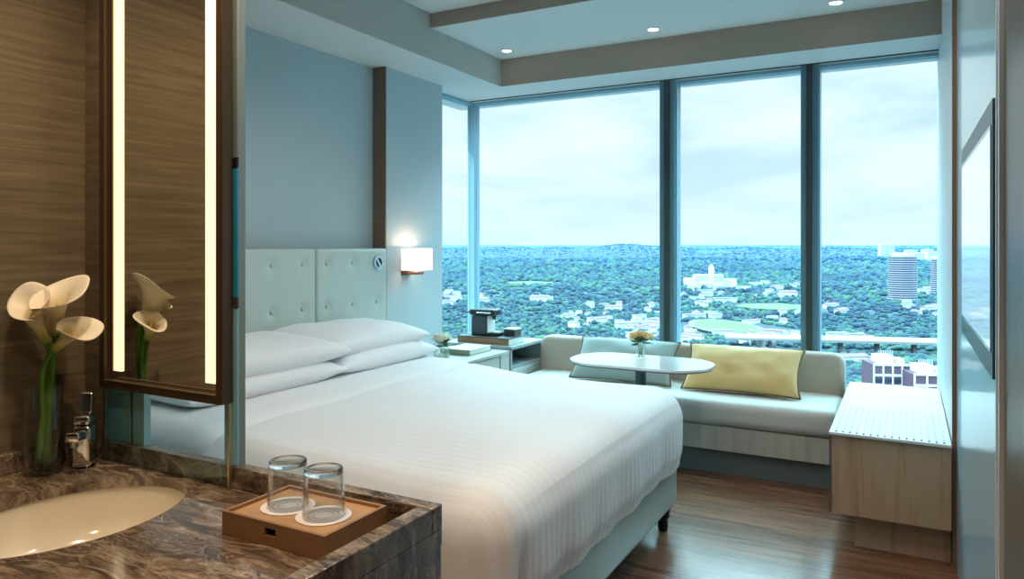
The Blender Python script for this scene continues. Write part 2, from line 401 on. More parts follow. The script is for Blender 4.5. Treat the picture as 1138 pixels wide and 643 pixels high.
def mull(name, x, w=.055):
    bm = B(); box(bm, x-w, x+w, 5.20, 5.34, ZS, 2.5995); box(bm, x-w*.35, x+w*.35, 5.185, 5.2005, ZS, 2.5995, 1)
    box(bm, x+w, x+w+.008, 5.23, 5.34, ZS, 2.5995, 2)
    return struct(name, bm, [M['frame'], M['dark'], M['framelt']])
mull('trim_9', -1.537); mull('trim_10', -.570, .054)
bm = B(); box(bm, -3.28, -3.215, 5.25, 5.34, ZS, 2.5995); struct('trim_11', bm, M['framelt'])
pane_window('window_2', -3.215, -1.592); pane_window('window_3', -1.474, -.624); pane_window('window_4', -.508, XR2)
pane_window('window_1', 4.572, 5.25, True)
struct('trim_12', bx(-3.205, .174, 5.17, 5.18, 2.592, 2.5995), M['dark'])

# ================================================================== BED
bed = thing('bed', (-2.0, 2.65, 0), 'large bed with sage leather base and tall mattress under the white duvet', 'bed')
def basefn(p, n): return p+n*.002*noise.noise(p*3)
obj('bed_base', rbox(-3.02, -.992, 1.76, 3.56, .125, .36, .03, (50,44,8), basefn), M['base'], bed, smooth=True)
obj('mattress', rbox(-3.03, -1.0, 1.79, 3.55, .365, .64, .06, (30,30,8)), M['pillow'], bed, smooth=True)
for lx, ly in ((-1.055, 3.50), (-1.055, 1.86), (-2.9, 3.47), (-2.9, 1.86)):
    b = lathe(B(), [(0,0),(.022,0),(.026,.02),(.022,.05),(.034,.066),(.036,.124),(0,.124)], (lx, ly, 0), 20)
    obj('leg', b, M['blackrub'], bed, smooth=True, ang=40)
def duvfn(p, n):
    hh = ss(-1.6, -2.5, p.x)
    top = max(0, n.z)
    t = (p.z-.34)/.36
    if t > 0: p = p+Vector((0,0,(.028*hh*t)))
    # crown in the middle
    u = (p.y-1.72)/1.87; v = (p.x+2.6)/1.67
    if n.z > .5: p.z += .012*math.sin(PI*max(0,min(1,u)))
    w = noise.noise(Vector((p.x*1.3, p.y*2.2, 1.0)))*.012+noise.noise(Vector((p.x*3.1+4, p.y*4.0, 2.0)))*.005
    w += .007*math.sin(p.y*9+3*noise.noise(Vector((p.x*1.5, p.y, 0))))*max(0, noise.noise(Vector((p.x*1.2, p.y*.8, 7))))*2
    p = p+n*w
    low = 1-ss(.36, .62, p.z)
    if n.x > .6: p = p+Vector((1,0,0))*(.0035*math.sin(p.y*2*PI/.042)*low + .006*math.sin(p.y*23)*low)
    if n.y < -.6: p = p+Vector((0,-1,0))*(.015*math.sin(p.x*7)*low+.02*low)
    near = ss(1.90, 1.74, p.y)
    if n.x > .3: p.x -= .035*math.exp(-((p.y-1.83)/.022)**2)*(1-ss(.40,.62,p.z)); p.x += .02*near*low
    z0_ = p.z; tuck = (1-near)
    p.z -= .24*near*(1-ss(.34, .60, z0_))
    # bottom tuck on the foot side, wavy hem
    if n.x > .3 and p.z < .42 and near < .3: p.x -= .014*(1-ss(.34, .42, p.z)); p.z += .004*math.sin(p.y*7)
    return p
dv = rbox(-2.28, -.953, 1.70, 3.60, .335, .705, .15, (90,130,34), duvfn, bottom=False)
dob = obj('duvet', dv, M['duvet'], None, origin=(-1.6, 2.65, .36), smooth=True)
_tag(dob, 'wide white striped duvet spread over the bed and tucked at its foot', 'duvet')
# turned down sheet between pillows and duvet
def sheetfn(p, n):
    p = p+n*(.005*noise.noise(Vector((p.x*2, p.y*3, 5)))); return p
sh = obj('bed_sheet', rbox(-2.95, -2.16, 1.71, 3.59, .36, .748, .09, (40,90,20), sheetfn, bottom=False), M['pillow'], None, origin=(-2.5, 2.65, .6), smooth=True)
_tag(sh, 'smooth white bed sheet turned down below the stacked pillows', 'bed sheet')
# pillows
def pillow(name, cx, cy, cz, L, W, H, m, tilt=0, yaw=0, seed=0, nx=26, ny=40, pinch=.05, pipe=None):
    bm = B(); R = Matrix.Rotation(yaw, 3, 'Z') @ Matrix.Rotation(tilt, 3, 'Y')
    def P(i, j, s):
        u = -1+2*i/nx; v = -1+2*j/ny
        e = (1-abs(u)**2.6)*(1-abs(v)**3.2)
        h = H/2*max(0, e)**.48
        ox = 1-pinch*(1-abs(v)**2)*abs(u)**3; oy = 1-pinch*(1-abs(u)**2)*abs(v)**3
        wr = noise.noise(Vector((u*1.8+seed, v*2.6, s*2)))*.09*H*(e**.5)
        p = Vector((W/2*u*ox, L/2*v*oy, s*h+wr))
        return Vector((cx, cy, cz))+R @ p
    g = {}
    for s in (1, -1):
        for i in range(nx+1):
            for j in range(ny+1):
                if s == -1 and (i in (0, nx) or j in (0, ny)): g[(s,i,j)] = g[(1,i,j)]
                else: g[(s,i,j)] = bm.verts.new(P(i, j, s))
    for s in (1, -1):
        for i in range(nx):
            for j in range(ny):
                q = [g[(s,i,j)], g[(s,i+1,j)], g[(s,i+1,j+1)], g[(s,i,j+1)]]
                bm.faces.new(q if s == 1 else q[::-1])
    o = obj(name, bm, m, None, origin=(cx, cy, cz), smooth=True, sub=1)
    if pipe:
        pts = []
        for i in range(nx+1): pts.append(P(i, 0, 0))
        for j in range(1, ny+1): pts.append(P(nx, j, 0))
        for i in range(nx-1, -1, -1): pts.append(P(i, ny, 0))
        for j in range(ny-1, 0, -1): pts.append(P(0, j, 0))
        pts.append(pts[0])
        obj('piping', tube(B(), pts, .0055, 8), pipe, o, smooth=True)
    return o
G = 'pillows stacked in pairs at the headboard'
for a, lab in (((-2.70, 2.32, .800, .92, .56, .15), 'lower white pillow of the stack nearer the bathroom mirror'),
               ((-2.71, 3.17, .800, .86, .56, .15), 'lower white pillow of the stack beside the nightstand'),
               ((-2.715, 2.375, .885, .92, .56, .16), 'upper white pillow of the stack nearer the bathroom mirror'),
               ((-2.755, 3.13, .885, .89, .56, .17), 'upper white pillow of the stack beside the nightstand, plumpest of the four')):
    o = pillow('pillow', *a, M['pillow'], tilt=math.radians(3), seed=a[1]*3+a[2]*7); _tag(o, lab, 'pillow', G)
# headboard
hb = thing('headboard', (-3.1, 3.0, 0), 'tall pale sage leather headboard of buttoned square panels behind the bed', 'headboard')
obj('back_board', bx(-3.185, -3.115, 1.25, 3.857, .0, 1.365), M['seam'], hb)
for k in range(4):
    y1 = 3.862-k*.663; y0 = y1-.655
    dims = []
    for bz in (1.287, 1.03, .77):
        for q in range(3): dims.append((y1-.100-q*.232, bz))
    def pf(p, n, dims=dims):
        if n.x > .5:
            dd = 0
            for by, bz in dims:
                if k == 0 and by > y1-.15 and bz > 1.2: continue
                r2 = (p.y-by)**2+(p.z-bz)**2; dd += .012*math.exp(-r2/.0011)
            p = p-Vector((dd, 0, 0))
        return p
    pn = obj('panel', rbox(-3.115, -3.045, y0, y1, .30, 1.378, .016, (3,54,84), pf), M['headb'], hb, smooth=True)
    for by, bz in dims:
        if k == 0 and by > y1-.15 and bz > 1.2: continue
        if bz < .9: continue
        bt = B(); bmesh.ops.create_uvsphere(bt, u_segments=14, v_segments=8, radius=.013); bmesh.ops.scale(bt, vec=(.5,1,1), verts=bt.verts); bmesh.ops.translate(bt, vec=(-3.054, by, bz), verts=bt.verts)
        obj('button', bt, M['btn'], pn, smooth=True)
# round reading lamp set in the headboard
rl = thing('reading_light', (-3.045, 3.765, 1.285), 'round steel reading light set into the upper right headboard panel', 'reading light')
def ringx(r0, r1, x0, x1, c, n=40):
    bm = B(); lathe(bm, [(r0,x0),(r1,x0),(r1,x1),(r0,x1),(r0,x0)], (0,0,0), n)
    bmesh.ops.rotate(bm, verts=bm.verts, cent=(0,0,0), matrix=Matrix.Rotation(PI/2, 3, 'Y')); bmesh.ops.translate(bm, verts=bm.verts, vec=c); return bm
c_ = (-3.045, 3.765, 1.285)
obj('ring', ringx(.030, .049, -.006, .012, c_), M['steel'], rl, smooth=True, ang=40)
b = lathe(B(), [(0,-.004),(.031,-.004),(.031,.002),(0,.002)], (0,0,0), 36); bmesh.ops.rotate(b, verts=b.verts, cent=(0,0,0), matrix=Matrix.Rotation(PI/2,3,'Y')); bmesh.ops.translate(b, verts=b.verts, vec=c_)
obj('recess', b, M['dark'], rl)
b = bx(-.0, .010, -.009, .009, -.031, .031); bmesh.ops.rotate(b, verts=b.verts, cent=(0,0,0), matrix=Matrix.Rotation(math.radians(35),3,'X')); bmesh.ops.translate(b, verts=b.verts, vec=c_)
obj('swivel_bar', b, M['steel'], rl)

# ================================================================== SCONCE
sc = thing('wall_sconce', (-3.08, 4.12, 1.26), 'lit rectangular white shade wall sconce on the grey pilaster beside the bed', 'wall lamp')
b = B()
for a in ((-3.045,-3.040,4.015,4.225,1.225,1.375),(-2.935,-2.930,4.015,4.225,1.225,1.375),(-3.040,-2.935,4.015,4.02,1.225,1.375),(-3.040,-2.935,4.22,4.225,1.225,1.375)): box(b, *a)
obj('lamp_shade', b, M['shade'], sc)
b = bx(-3.08, -3.066, 4.06, 4.18, 1.19, 1.33); obj('back_plate', b, M['sconcewood'], sc, bev=.002)
b = bx(-3.066, -2.96, 4.075, 4.165, 1.195, 1.215); obj('arm', b, M['sconcewood'], sc, bev=.002)
b = lathe(B(), [(0,0),(.006,0),(.006,.03),(.018,.05),(.022,.07),(.015,.09),(0,.098)], (-2.99, 4.12, 1.215), 16); obj('bulb', b, M['lens'], sc, smooth=True)
def addlight(name, typ, loc, energy, col, parent=None, **k):
    ld = bpy.data.lights.new(name, typ); ld.energy = energy; ld.color = col
    for kk, v in k.items(): setattr(ld, kk, v)
    lo = bpy.data.objects.new(name, ld); C.objects.link(lo)
    if parent: lo.parent = parent; lo.location = Vector(loc)-wloc(parent)
    else: lo.location = loc
    return lo
addlight('lamp_light', 'POINT', (-2.99, 4.12, 1.345), 1.6, (1,.62,.38), sc, shadow_soft_size=.02)

# ================================================================== NIGHTSTAND and minibar
ns = thing('nightstand', (-2.8, 4.1, 0), 'pale grey oak nightstand with drawer between the bed and the minibar cabinet', 'nightstand')
obj('top', bx(-3.078, -2.515, 3.64, 4.60, .618, .64), M['nightst'], ns, bev=.002)
obj('body', bx(-3.076, -2.54, 3.645, 4.60, .08, .617), M['nightst'], ns)
obj('drawer', bx(-2.54, -2.521, 3.66, 4.46, .36, .612), M['nightst'], ns, bev=.002)
obj('drawer', bx(-2.54, -2.521, 3.66, 4.46, .10, .352), M['nightst'], ns, bev=.002)
obj('side_stile', bx(-2.54, -2.519, 4.475, 4.60, .09, .617), M['nightst'], ns, bev=.001)
obj('plinth', bx(-3.07, -2.57, 3.67, 4.59, 0, .08), M['kick'], ns)
mb = thing('minibar_cabinet', (-2.8, 4.9, 0), 'grey minibar cabinet with dark top and open niche beside the sofa end', 'cabinet')
obj('top', bx(-3.11, -2.50, 4.605, 5.13, .641, .664), M['niche'], mb, bev=.002)
b = B(); box(b, -3.11, -3.08, 4.61, 5.12, 0, .640); box(b, -3.08, -2.51, 4.605, 4.625, 0, .640); box(b, -3.08, -2.51, 5.10, 5.12, 0, .640); box(b, -3.08, -2.52, 4.625, 5.10, .50, .52)
obj('carcass', b, M['niche'], mb)
obj('door', bx(-2.52, -2.503, 4.625, 5.098, .08, .498), M['nightst'], mb, bev=.002)
obj('plinth', bx(-3.08, -2.56, 4.63, 5.09, 0, .08), M['kick'], mb)

# box tray + coffee machine + caddy
tb = thing('wooden_box', (-2.85, 4.78, .678), 'long flat brown wooden box under the coffee machine', 'box')
obj('body', bx(-3.0, -2.56, 4.655, 4.90, .665, .708), [M['walnut']], tb, bev=.002)
obj('end_panel', bx(-2.56, -2.552, 4.66, 4.897, .667, .706), M['bookcoverlt'], tb)
obj('lid', bx(-3.0, -2.553, 4.655, 4.90, .7085, .715), M['dark'], tb, bev=.001)
cm = thing('coffee_machine', (-2.83, 4.78, .729), 'compact black capsule coffee machine standing on the brown wooden box', 'coffee machine')
zc = .7155
obj('body', rbox(-2.915, -2.775, 4.715, 4.83, zc, zc+.15, .008, (8,8,8)), M['dark'], cm, smooth=True)
obj('head', rbox(-2.93, -2.715, 4.71, 4.835, zc+.151, zc+.200, .014, (12,8,6)), M['black'], cm, smooth=True)
obj('lever', rbox(-2.86, -2.735, 4.702, 4.7095, zc+.168, zc+.178, .003, (8,2,2)), M['chrome'], cm, smooth=True)
obj('spout', lathe(B(), [(0,0),(.012,0),(.018,.03),(0,.03)], (-2.745, 4.772, zc+.121), 20), M['black'], cm, smooth=True, ang=40)
obj('column', bx(-2.7745, -2.768, 4.72, 4.825, zc+.02, zc+.15), M['whitemetal'], cm)
obj('drip_tray', rbox(-2.774, -2.685, 4.72, 4.825, zc, zc+.026, .005, (8,8,4)), M['black'], cm, smooth=True)
obj('cup_grid', bx(-2.765, -2.695, 4.73, 4.815, zc+.0265, zc+.030), M['steel'], cm)
obj('water_tank', rbox(-2.965, -2.918, 4.72, 4.825, zc+.005, zc+.165, .01, (6,8,8)), M['partglass'], cm, smooth=True)
obj('tank_lid', rbox(-2.968, -2.932, 4.717, 4.828, zc+.166, zc+.178, .004, (6,8,3)), M['black'], cm, smooth=True)
cb = thing('capsule_box', (-2.62, 4.85, .729), 'small black capsule box with pale lid right of the coffee machine', 'box')
obj('body', bx(-2.672, -2.578, 4.79, 4.893, .7155, .761), M['dark'], cb, bev=.003)
obj('lid', bx(-2.674, -2.576, 4.788, 4.895, .7615, .771), M['bookcoverlt'], cb, bev=.002)
bk = thing('book', (-2.75, 4.25, .64), 'flat pale hardback book with sage spine lying on the nightstand', 'book')
obj('pages', bx(-2.84, -2.635, 4.245, 4.525, .645, .673), M['bookpage'], bk)
obj('cover', bx(-2.845, -2.63, 4.24, 4.53, .6735, .678), M['bookcoverlt'], bk, bev=.001)
obj('back_cover', bx(-2.845, -2.63, 4.24, 4.53, .6405, .6445), M['bookcover'], bk)
obj('spine', bx(-2.845, -2.63, 4.236, 4.2445, .6405, .678), M['bookcover'], bk, bev=.001)

# small bouquets in glass vases
M['water'] = panemat('vase_water', (.95,.985,.95), .02, 3, .35)
def bouquet(c, zt, r, pet, petname, label, n=9, nleaf=14, h=.03, leafup=False):
    t = thing('bouquet', c, label, 'flowers')
    rnd = random.Random(hash(petname) % 97 if False else len(petname)*13+n)
    fo = B()
    for k in range(nleaf):
        a = 2*PI*k/nleaf+rnd.uniform(-.2,.2); el = rnd.uniform(0, 1.3); L = r*rnd.uniform(.7,1.05)
        d = Vector((math.cos(a)*math.cos(el), math.sin(a)*math.cos(el), math.sin(el))); s = Vector((-math.sin(a), math.cos(a), 0)); up = d.cross(s)
        p0 = Vector((c[0], c[1], zt)); pts = []
        for q in range(6):
            tt = q/5; w = L*.24*math.sin(PI*min(1, tt*.95+.05))**.8; cc = p0+d*(L*(.25+.8*tt))+Vector((0,0,-.2*L*tt*tt))
            pts.append((fo.verts.new(cc-s*w), fo.verts.new(cc+up*(-w*.3)), fo.verts.new(cc+s*w)))
        for q in range(5):
            for e in range(2): fo.faces.new((pts[q][e], pts[q][e+1], pts[q+1][e+1], pts[q+1][e]))
    obj('foliage', fo, M['leaf'], t, smooth=True, solid=.0008)
    sm = B()
    for k in range(5):
        a = 2*PI*k/5; tube(sm, [(c[0]+.2*r*math.cos(a+2), c[1]+.2*r*math.sin(a+2), c[2]+.012), (c[0]+.1*r*math.cos(a), c[1]+.1*r*math.sin(a), (c[2]+zt)/2), (c[0]+.3*r*math.cos(a), c[1]+.3*r*math.sin(a), zt+.3*r)], .0018, 6)
    obj('stems', sm, M['stem'], t, smooth=True)
    for k in range(n):
        a = 2.39996*k; rr = r*.78*math.sqrt((k+.4)/n); hz = zt+r*.75*math.sqrt(max(0,1-(rr/r)**2))
        cen = Vector((c[0]+rr*math.cos(a), c[1]+rr*math.sin(a), hz)); nrm = (cen-Vector((c[0],c[1],zt-.3*r))).normalized()
        q = nrm.to_track_quat('Z','Y').to_matrix(); bm = B(); R = r*.33
        for ring, (np_, rad, tl) in enumerate(((6,1.0,.9),(5,.72,.5),(4,.42,.2))):
            for e in range(np_):
                aa = 2*PI*e/np_+ring*.5; gr = []
                for i in range(4):
                    t2 = i/3; row = []
                    for j in range(5):
                        s2 = -1+j/2; ang = aa+s2*.62*(1-.25*t2)
                        rad2 = R*rad*(math.sin(t2*PI*.5))*(1-.10*s2*s2*t2); z2 = R*(t2**1.7)*(1.0-tl*.75)+R*.15
                        row.append(bm.verts.new(cen+q @ Vector((rad2*math.cos(ang), rad2*math.sin(ang), z2-R*.3))))
                    gr.append(row)
                for i in range(3):
                    for j in range(4): bm.faces.new((gr[i][j], gr[i][j+1], gr[i+1][j+1], gr[i+1][j]))
        obj('blossom', bm, pet, t, smooth=True, solid=.0006)
    return t
def tumbler_vase(name, c, r, h, label, wl=.6, n=36):
    t = thing(name, c, label, 'vase')
    w = .0022
    obj('glass', lathe(B(), [(0,0),(r*.95,0),(r,.004),(r,h),(r-w,h),(r-w,.008),(0,.008)], c, n), M['thin'], t, smooth=True, ang=50)
    obj('water', lathe(B(), [(0,.0085),(r-w-.0004,.0085),(r-w-.0004,h*wl),(0,h*wl)], c, n), M['water'], t, smooth=True, ang=50)
    return t
tumbler_vase('glass_vase', (-2.76, 4.09, .6405), .054, .095, 'short round glass vase with white flowers on the nightstand', .55)
bouquet((-2.76, 4.09, .649), .725, .082, M['whitepetal'], 'white', 'small round bouquet of white flowers in the nightstand vase', 12, 26)

# ================================================================== SOFA
sf = thing('window_sofa', (-1.4, 4.8, 0), 'long built-in window sofa with cream seat and curved warm grey back', 'sofa')
def soft(a=.004):
    return lambda p, n: p+n*(a*noise.noise(p*2.2))
obj('seat_cushion', rbox(-2.485, -.345, 4.475, 5.06, .295, .455, .052, (90,26,10), soft(.005)), M['sofaseat'], sf, smooth=True)
obj('seat_front', bx(-2.48, -.345, 4.50, 5.15, .147, .294), M['oakgrey'], sf, bev=.002)
obj('plinth', bx(-2.46, -.345, 4.535, 5.15, 0, .147), M['kick'], sf)
def backfn(p, n):
    t = (p.z-.44)/.28
    if p.y < 5.1: p = p+Vector((0, .03*t, 0))
    # rounded upper corners of the whole back
    return p+n*(.004*noise.noise(p*2))
bm = B()
def backprofile():
    pts = []
    x0, x1, z0, z1, r = -2.487, -.343, .40, .705, .07
    pts += [(x1, z0)]
    for i in range(9): a = math.radians(90*i/8); pts.append((x1-r+r*math.cos(a), z1-r+r*math.sin(a)))
    for i in range(9): a = math.radians(90+90*i/8); pts.append((x0+r+r*math.cos(a), z1-r+r*math.sin(a)))
    pts += [(x0, z0)]
    return pts
pp = backprofile()
y0, y1 = 5.0, 5.16
f_ = [bm.verts.new((x, y0+.03*(z-.4)/.3, z)) for x, z in pp]; g_ = [bm.verts.new((x, y1, z)) for x, z in pp]
bm.faces.new(f_); bm.faces.new(g_[::-1])
for i in range(len(pp)): j = (i+1) % len(pp); bm.faces.new((f_[i], g_[i], g_[j], f_[j]))
o = obj('back_cushion', bm, M['sofaback'], sf, smooth=True, ang=60, bev=None)
mod = o.modifiers.new('bevel', 'BEVEL'); mod.width = .03; mod.segments = 5; mod.limit_method = 'ANGLE'; mod.angle_limit = math.radians(60)
# piping edge of the sofa end
cu = pillow('cushion', -.985, 4.90, .578, .80, .30, .13, M['yellow'], tilt=0, seed=2, pinch=.06, pipe=M['piping'])
def pose_cushion(o, c, lean, yawd):
    o.location = c; o.rotation_euler = (math.radians(lean), 0, math.radians(yawd))
# cushion meshes are built lying with length along Y; stand them up with length along X
def std_cushion(cx, cy, cz, L, H, T, m, label, lean=-72, yawd=0, seed=0):
    o = pillow('cushion', 0, 0, 0, L, H, T, m, seed=seed, pinch=.07, pipe=M['piping'])
    Rm = Matrix.Translation((cx, cy, cz)) @ Matrix.Rotation(math.radians(yawd), 4, 'Z') @ Matrix.Rotation(math.radians(lean), 4, 'X') @ Matrix.Rotation(PI/2, 4, 'Z')
    o.matrix_world = Rm; return _tag(o, label, 'cushion')
bpy.data.objects.remove(cu.children[0]); bpy.data.objects.remove(cu)
std_cushion(-.93, 4.815, .600, .73, .36, .14, M['yellow'], 'mustard yellow rectangular cushion with dark piping on the window sofa', 47, 0, 1)
std_cushion(-1.73, 4.825, .598, .73, .36, .12, M['greycush'], 'sage grey cushion with dark piping leaning behind the white table', 46, 0, 5)

# table
TC = (-1.37, 4.10)
tt = thing('pedestal_table', (TC[0], TC[1], 0), 'white glossy rounded table on a dark pedestal between bed and sofa', 'table')
obj('tabletop', poly_extrude(B(), rrect(TC[0], TC[1], .84, .48, .215, 12), .708, .722), M['tabletop'], tt, bev=.002)
obj('edge_band', poly_extrude(B(), rrect(TC[0], TC[1], .832, .472, .211, 12), .701, .7078), M['tableedge'], tt)
obj('pedestal', lathe(B(), [(0,.012),(.032,.012),(.032,.665),(.07,.695),(.07,.7005),(0,.7005)], (TC[0], TC[1], 0), 28), M['pedestal'], tt, smooth=True, ang=40)
obj('foot_plate', lathe(B(), [(0,0),(.21,0),(.21,.01),(0,.0115)], (TC[0], TC[1], 0), 44), M['pedestal'], tt, smooth=True, ang=40)
tumbler_vase('glass_vase', (TC[0], TC[1], .7225), .029, .095, 'slim straight glass vase with apricot flowers on the white table', .8)
bouquet((TC[0], TC[1], .731), .822, .080, M['orangepetal'], 'orange', 'small bouquet of apricot flowers and green leaves on the white table', 10, 34)

# ================================================================== CONSOLE at right
cs = thing('luggage_console', (-.07, 4.3, 0), 'oak fronted low console with white grooved top against the right wall', 'cabinet')
X0, X1 = -.315, .170
obj('top', bx(X0, X1, 3.64, 5.04, .528, .540), M['counterwhite'], cs, bev=.001)
obj('body', bx(X0+.008, X1, 3.655, 5.03, .165, .5275), [M['oak']], cs, bev=.002)
obj('edge_strip', bx(X0, X0+.0078, 3.65, 5.03, .165, .5275), M['tableedge'], cs)
obj('plinth', bx(X0+.10, X1, 3.74, 5.03, 0, .1648), M['oak'], cs)
gr = B()
for k in range(16):
    x = X0+.028+k*(X1-X0-.055)/15
    gr2 = box(gr, x-.0025, x+.0025, 3.675, 4.28, .5401, .5428)
obj('raised_slats', gr, M['slatgrey'], cs)
gr = B()
for k in range(16):
    x = X0+.028+k*(X1-X0-.055)/15
    lathe(gr, [(0,.5402),(.0048,.5402),(.0048,.5415),(0,.5416)], (x, 3.664, 0), 12)
obj('hole_shade_dots', gr, M['slot'], cs)  # dark discs paint the shade inside the perforations

# ================================================================== TV
tv = thing('television', (XR, 2.66, 1.4), 'large flat wall television in a dark surround on the right wall', 'television')
ty0, ty1, tz0, tz1 = 2.10, 3.23, 1.075, 1.755
b = B(); e = .06; xs = XR-.008
box(b, xs, XR-.0005, ty0, ty1, tz0, tz0+e); box(b, xs, XR-.0005, ty0, ty1, tz1-e, tz1); box(b, xs, XR-.0005, ty0, ty0+.03, tz0+e, tz1-e); box(b, xs, XR-.0005, ty1-.03, ty1, tz0+e, tz1-e)
obj('surround', b, M['pedestal'], tv)
b = B(); y_a, y_b, z_a, z_b = ty0+.03, ty1-.03, tz0+e, tz1-e; h_ = .010; xs = XR-.010
box(b, xs, XR-.001, y_a, y_b, z_a, z_a+h_); box(b, xs, XR-.001, y_a, y_b, z_b-h_, z_b); box(b, xs, XR-.001, y_a, y_a+h_, z_a+h_, z_b-h_); box(b, xs, XR-.001, y_b-h_, y_b, z_a+h_, z_b-h_)
obj('bezel', b, M['steel'], tv)
obj('screen', bx(XR-.0095, XR-.001, y_a+h_, y_b-h_, z_a+h_, z_b-h_), M['screen'], tv)

# ================================================================== DOWNLIGHTS
def downlight(x, y, z, label, energy, col, group, spot=1.9, name='downlight'):
    t = thing(name, (x, y, z), label, 'ceiling light', group)
    obj('trim_ring', lathe(B(), [(.034,-.001),(.034,-.006),(.048,-.006),(.05,-.0005),(.034,-.001)], (x,y,z), 32), M['whitemetal'], t, smooth=True, ang=40)
    obj('lens', lathe(B(), [(0,-.0012),(.033,-.0012),(.033,-.0042),(0,-.0048)], (x,y,z), 32), M['lens'], t)
    addlight('lamp_light', 'SPOT', (x, y, z-.03), energy, col, t, spot_size=spot, spot_blend=.7, shadow_soft_size=.04)
    return t
gd = 'downlights in the tray ceiling by the window'
for x, l in ((-2.53, 'leftmost of the three lit downlights in the tray ceiling by the window'), (-1.445, 'middle of the three lit downlights in the tray ceiling'), (-.36, 'rightmost lit downlight in the tray ceiling, at the top edge')):
    downlight(x, 4.58, 2.80, l, 9, (1,.90,.76), gd, 1.35)
gd2 = 'added fill downlights in the bedroom ceiling'  # unseen downlights added to raise the room's brightness
for x, y in ((-2.2,2.0),(-1.1,2.0),(-2.0,3.1),(-.9,3.1)):
    downlight(x, y, 2.89, 'added warm fill downlight in the bedroom ceiling outside the picture', 15, (1,.86,.74), gd2, 2.4)
for x, y in ((-.25,1.7),(-.25,2.9)):  # unseen pair added to brighten the foot side of the bed
    downlight(x, y, 2.89, 'added white fill downlight over the passage along the right wall, outside the picture', 24, (1,.93,.85), 'added fill downlights over the passage', 2.6)
gd3 = 'downlights in the bathroom ceiling'
for x, y in ((-1.35,.75),(-.95,.85),(-.45,.2)):
    downlight(x, y, 2.5, 'warm downlight in the bathroom ceiling outside the picture', 30, (1,.74,.50), gd3, 2.2)

# ================================================================== BATHROOM VANITY
vn = thing('vanity', (-1.3, .7, 0), 'brown marble vanity counter with raised rim and inset oval basin', 'vanity')
ZC = .868; VX0, VX1, VY0, VY1 = XBL+.001, -.766, .30, 1.135
# counter slab with an oval hole
SC = (-1.47, .85); SA, SB = .185, .235
bm = B(); N = 96
def ring_pt(i, rx, ry, z): a = 2*PI*i/N; return (SC[0]+rx*math.cos(a), SC[1]+ry*math.sin(a), z)
def rect_pt(i, z):
    a = 2*PI*i/N; dx, dy = math.cos(a), math.sin(a)
    t = min(((VX1-SC[0]) if dx > 0 else (VX0-SC[0]))/dx if abs(dx) > 1e-9 else 1e9, ((VY1-SC[1]) if dy > 0 else (VY0-SC[1]))/dy if abs(dy) > 1e-9 else 1e9)
    return (SC[0]+dx*t, SC[1]+dy*t, z)
inn = [bm.verts.new(ring_pt(i, SA, SB, ZC)) for i in range(N)]; inb = [bm.verts.new(ring_pt(i, SA, SB, ZC-.022)) for i in range(N)]
out = [bm.verts.new(rect_pt(i, ZC)) for i in range(N)]; outb = [bm.verts.new(rect_pt(i, ZC-.03)) for i in range(N)]
cor = {}
for (cx, cy) in ((VX0,VY0),(VX1,VY0),(VX1,VY1),(VX0,VY1)):
    a = math.atan2(cy-SC[1], cx-SC[0]) % (2*PI); i = int(a/(2*PI)*N); cor[i] = (bm.verts.new((cx,cy,ZC)), bm.verts.new((cx,cy,ZC-.03)))
for i in range(N):
    j = (i+1) % N
    if i in cor:
        ct, cbm = cor[i]
        bm.faces.new((inn[i], out[i], ct, out[j], inn[j])); bm.faces.new((out[i], outb[i], cbm, ct)); bm.faces.new((ct, cbm, outb[j], out[j]))
    else:
        bm.faces.new((inn[i], out[i], out[j], inn[j])); bm.faces.new((out[i], outb[i], outb[j], out[j]))
    bm.faces.new((inb[i], inn[i], inn[j], inb[j]))
obj('countertop', bm, M['marble'], vn)
obj('back_rim', bx(XBL+.001, -.766, 1.105, 1.137, ZC+.0005, .915), M['marble'], vn, bev=.0025)
obj('wall_rim', bx(XBL+.001, XBL+.02, .30, 1.1045, ZC+.0005, .915), M['marble'], vn, bev=.0025)
obj('side_rim', bx(-.80, -.766, .30, 1.1045, ZC+.0005, .915), M['marble'], vn, bev=.0025)
obj('apron', bx(-.795, -.768, .30, 1.135, .66, ZC-.0305), M['marble'], vn)
obj('cabinet_body', bx(XBL+.001, -.80, .33, 1.13, 0, .66), M['doorwood'], vn)
# basin
prof = [(1.0,-.0225),(.992,-.05),(.965,-.09),(.88,-.128),(.60,-.148),(.25,-.152),(.10,-.154)]
bm = B(); lathe(bm, [(r, z) for r, z in prof]+[(.10,-.165),(.6,-.16),(.9,-.13),(1.03,-.06),(1.05,-.0225),(1.0,-.0225)], (0,0,0), 72)
for v in bm.verts: v.co.x = SC[0]+v.co.x*SA*1.02; v.co.y = SC[1]+v.co.y*SB*1.02; v.co.z += ZC-.0085+.0085
obj('basin', bm, M['porcelain'], vn, smooth=True, ang=70)
obj('drain', lathe(B(), [(0,.003),(.018,.004),(.024,0),(.024,-.004),(0,-.004)], (SC[0]-.02, SC[1], ZC-.152), 28), M['chrome'], vn, smooth=True, ang=40)

